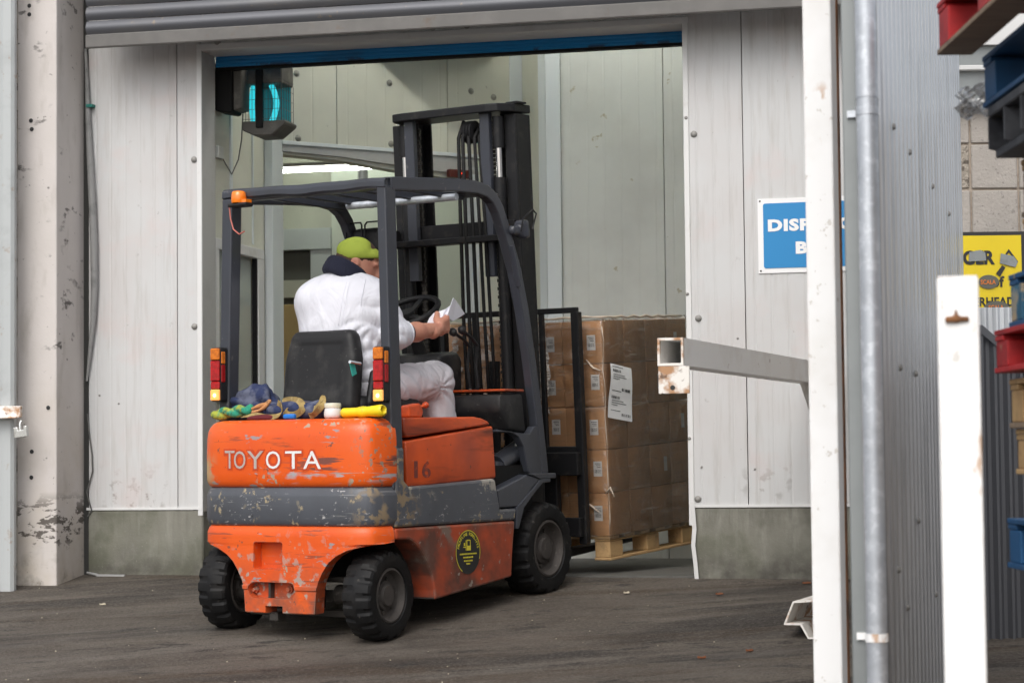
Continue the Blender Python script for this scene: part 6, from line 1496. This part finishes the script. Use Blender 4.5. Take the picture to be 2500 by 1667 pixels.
sdf_thing(redb, (-.16,.05,1.87), (-.05,.28,1.93), .006, 'red_cloth', 'dark red rag peeping out under the straps', 'rag', M['darkred'])
b, z = RR(707,1015,-.13); o = build(MB().box(-.145,-.12,b-.035,b+.03,ZT+.001,ZT+.024), 'blue_clip', M['blue_bit'], frame=TF, base=(-.13,b,ZT), bevel=.008, seg=2); tag(o, 'small bright blue plastic clip under the straps', 'clip')
b, z = RR(816,1003,-.08); R_ = .040
jr = thing('plastic_jar', 'small white plastic jar standing on the counterweight rear edge', 'jar', TF, (-.08,b,ZT))
build(MB().lathe([(.0001,0),(.034,0),(.040,.006),(.041,.018),(.039,.036),(.036,.044),(.034,.047)], (0,0,1), (-.09,b,ZT+.001), 24), 'jar_body', M['jar'], jr, smooth=.9)
build(MB().lathe([(.035,.046),(.038,.048),(.039,.062),(.036,.068),(.0001,.070)], (0,0,1), (-.09,b,ZT+.001), 24), 'jar_lid', M['jar_lid'], jr, smooth=.9)
def torch(P):
    b0, b1 = RR(842,1007,-.09)[0], RR(934,1007,-.09)[0]
    d = cap(P, (-.09,b0,ZT+.024), (-.09,b0-.10,ZT+.026), .022, .021); d = smin(d, cap(P, (-.09,b0-.10,ZT+.026), (-.088,b1+.01,ZT+.030), .021, .028), .02)
    d = np.maximum(d, -cap(P, (-.092,b1-.01,ZT+.034), (-.092,b1+.03,ZT+.034), .018, .008)); return np.maximum(d, ZT+.001-P[...,2])
sdf_thing(torch, (-.14,-.53,1.87), (-.04,-.22,1.96), .0045, 'yellow_handle', 'bright yellow plastic handle lying right of the white jar', 'handle', M['yellow'])
sdf_thing(lambda P: np.maximum(ell(P, (.0,-.40,1.905), (.05,.06,.035))+.006*wob(P, 60, 31), ZT+.001-P[...,2]), (-.07,-.48,1.87), (.07,-.32,1.96), .006, 'green_rag', 'dark green rag tucked behind the yellow handle', 'rag', M['green_cloth'])
# ================================================================== LITTER
rl = random.Random(11)
def litter(px, py, dp, sz_, m_, name, label):
    q = at(px, py, dp); gz_ = ground_z(q.x, q.y)+.004; n = 7; mb = MB(); a0 = rl.random()*6
    top = [(q.x+sz_*(1+.4*sin(k*2.3+a0))*cos(2*pi*k/n)*1.5, q.y+sz_*sin(2*pi*k/n), gz_+.006+.004*sin(k*1.9)) for k in range(n)]
    mb.add(top+[(x, y, gz_) for x, y, z in top], [tuple(range(n))]+[(k,(k+1)%n,(k+1)%n+n,k+n) for k in range(n)])
    o = build(mb, name, m_, base=(q.x,q.y,gz_)); tag(o, label, 'litter')
litter(1755,1452,10.68,.013,M['leaf'],'dry_leaf','dry reddish leaf on the ground in front of the right plinth')
litter(1830,1590,9.32,.012,M['leaf'],'dry_leaf','dry brown leaf on the ground left of the tall post foot')
litter(1715,1607,9.21,.012,M['leaf'],'dry_leaf','dry brown leaf nearest the bottom of the picture, right of the truck')
litter(1968,1426,10.9,.015,M['leaf'],'dry_leaf','dry red leaf at the foot of the right plinth beside the post')
litter(250,1478,10.97,.011,M['chip'],'wood_chip','pale wood chip on the ground left of the forklift')
litter(1530,1430,10.8,.011,M['chip'],'wood_chip','pale wood chip on the ground below the raised pallet')
gm = MB()
for k in range(260):
    t, s = rl.uniform(-4.5,1.5), -rl.random()**.8*4.2; r = rl.uniform(.0012,.0042); z = wground(t, s)+.004
    gm.add([(t-r,s-r*.7,z),(t+r,s-r,z),(t+r*.8,s+r,z),(t-r*.6,s+r*.8,z),(t,s,z+r*1.3)], [(0,1,4),(1,2,4),(2,3,4),(3,0,4)])
o = build(gm, 'grit', M['chip'], frame=WF); tag(o, 'scattered pale grit on the asphalt', 'grit', kind='stuff')
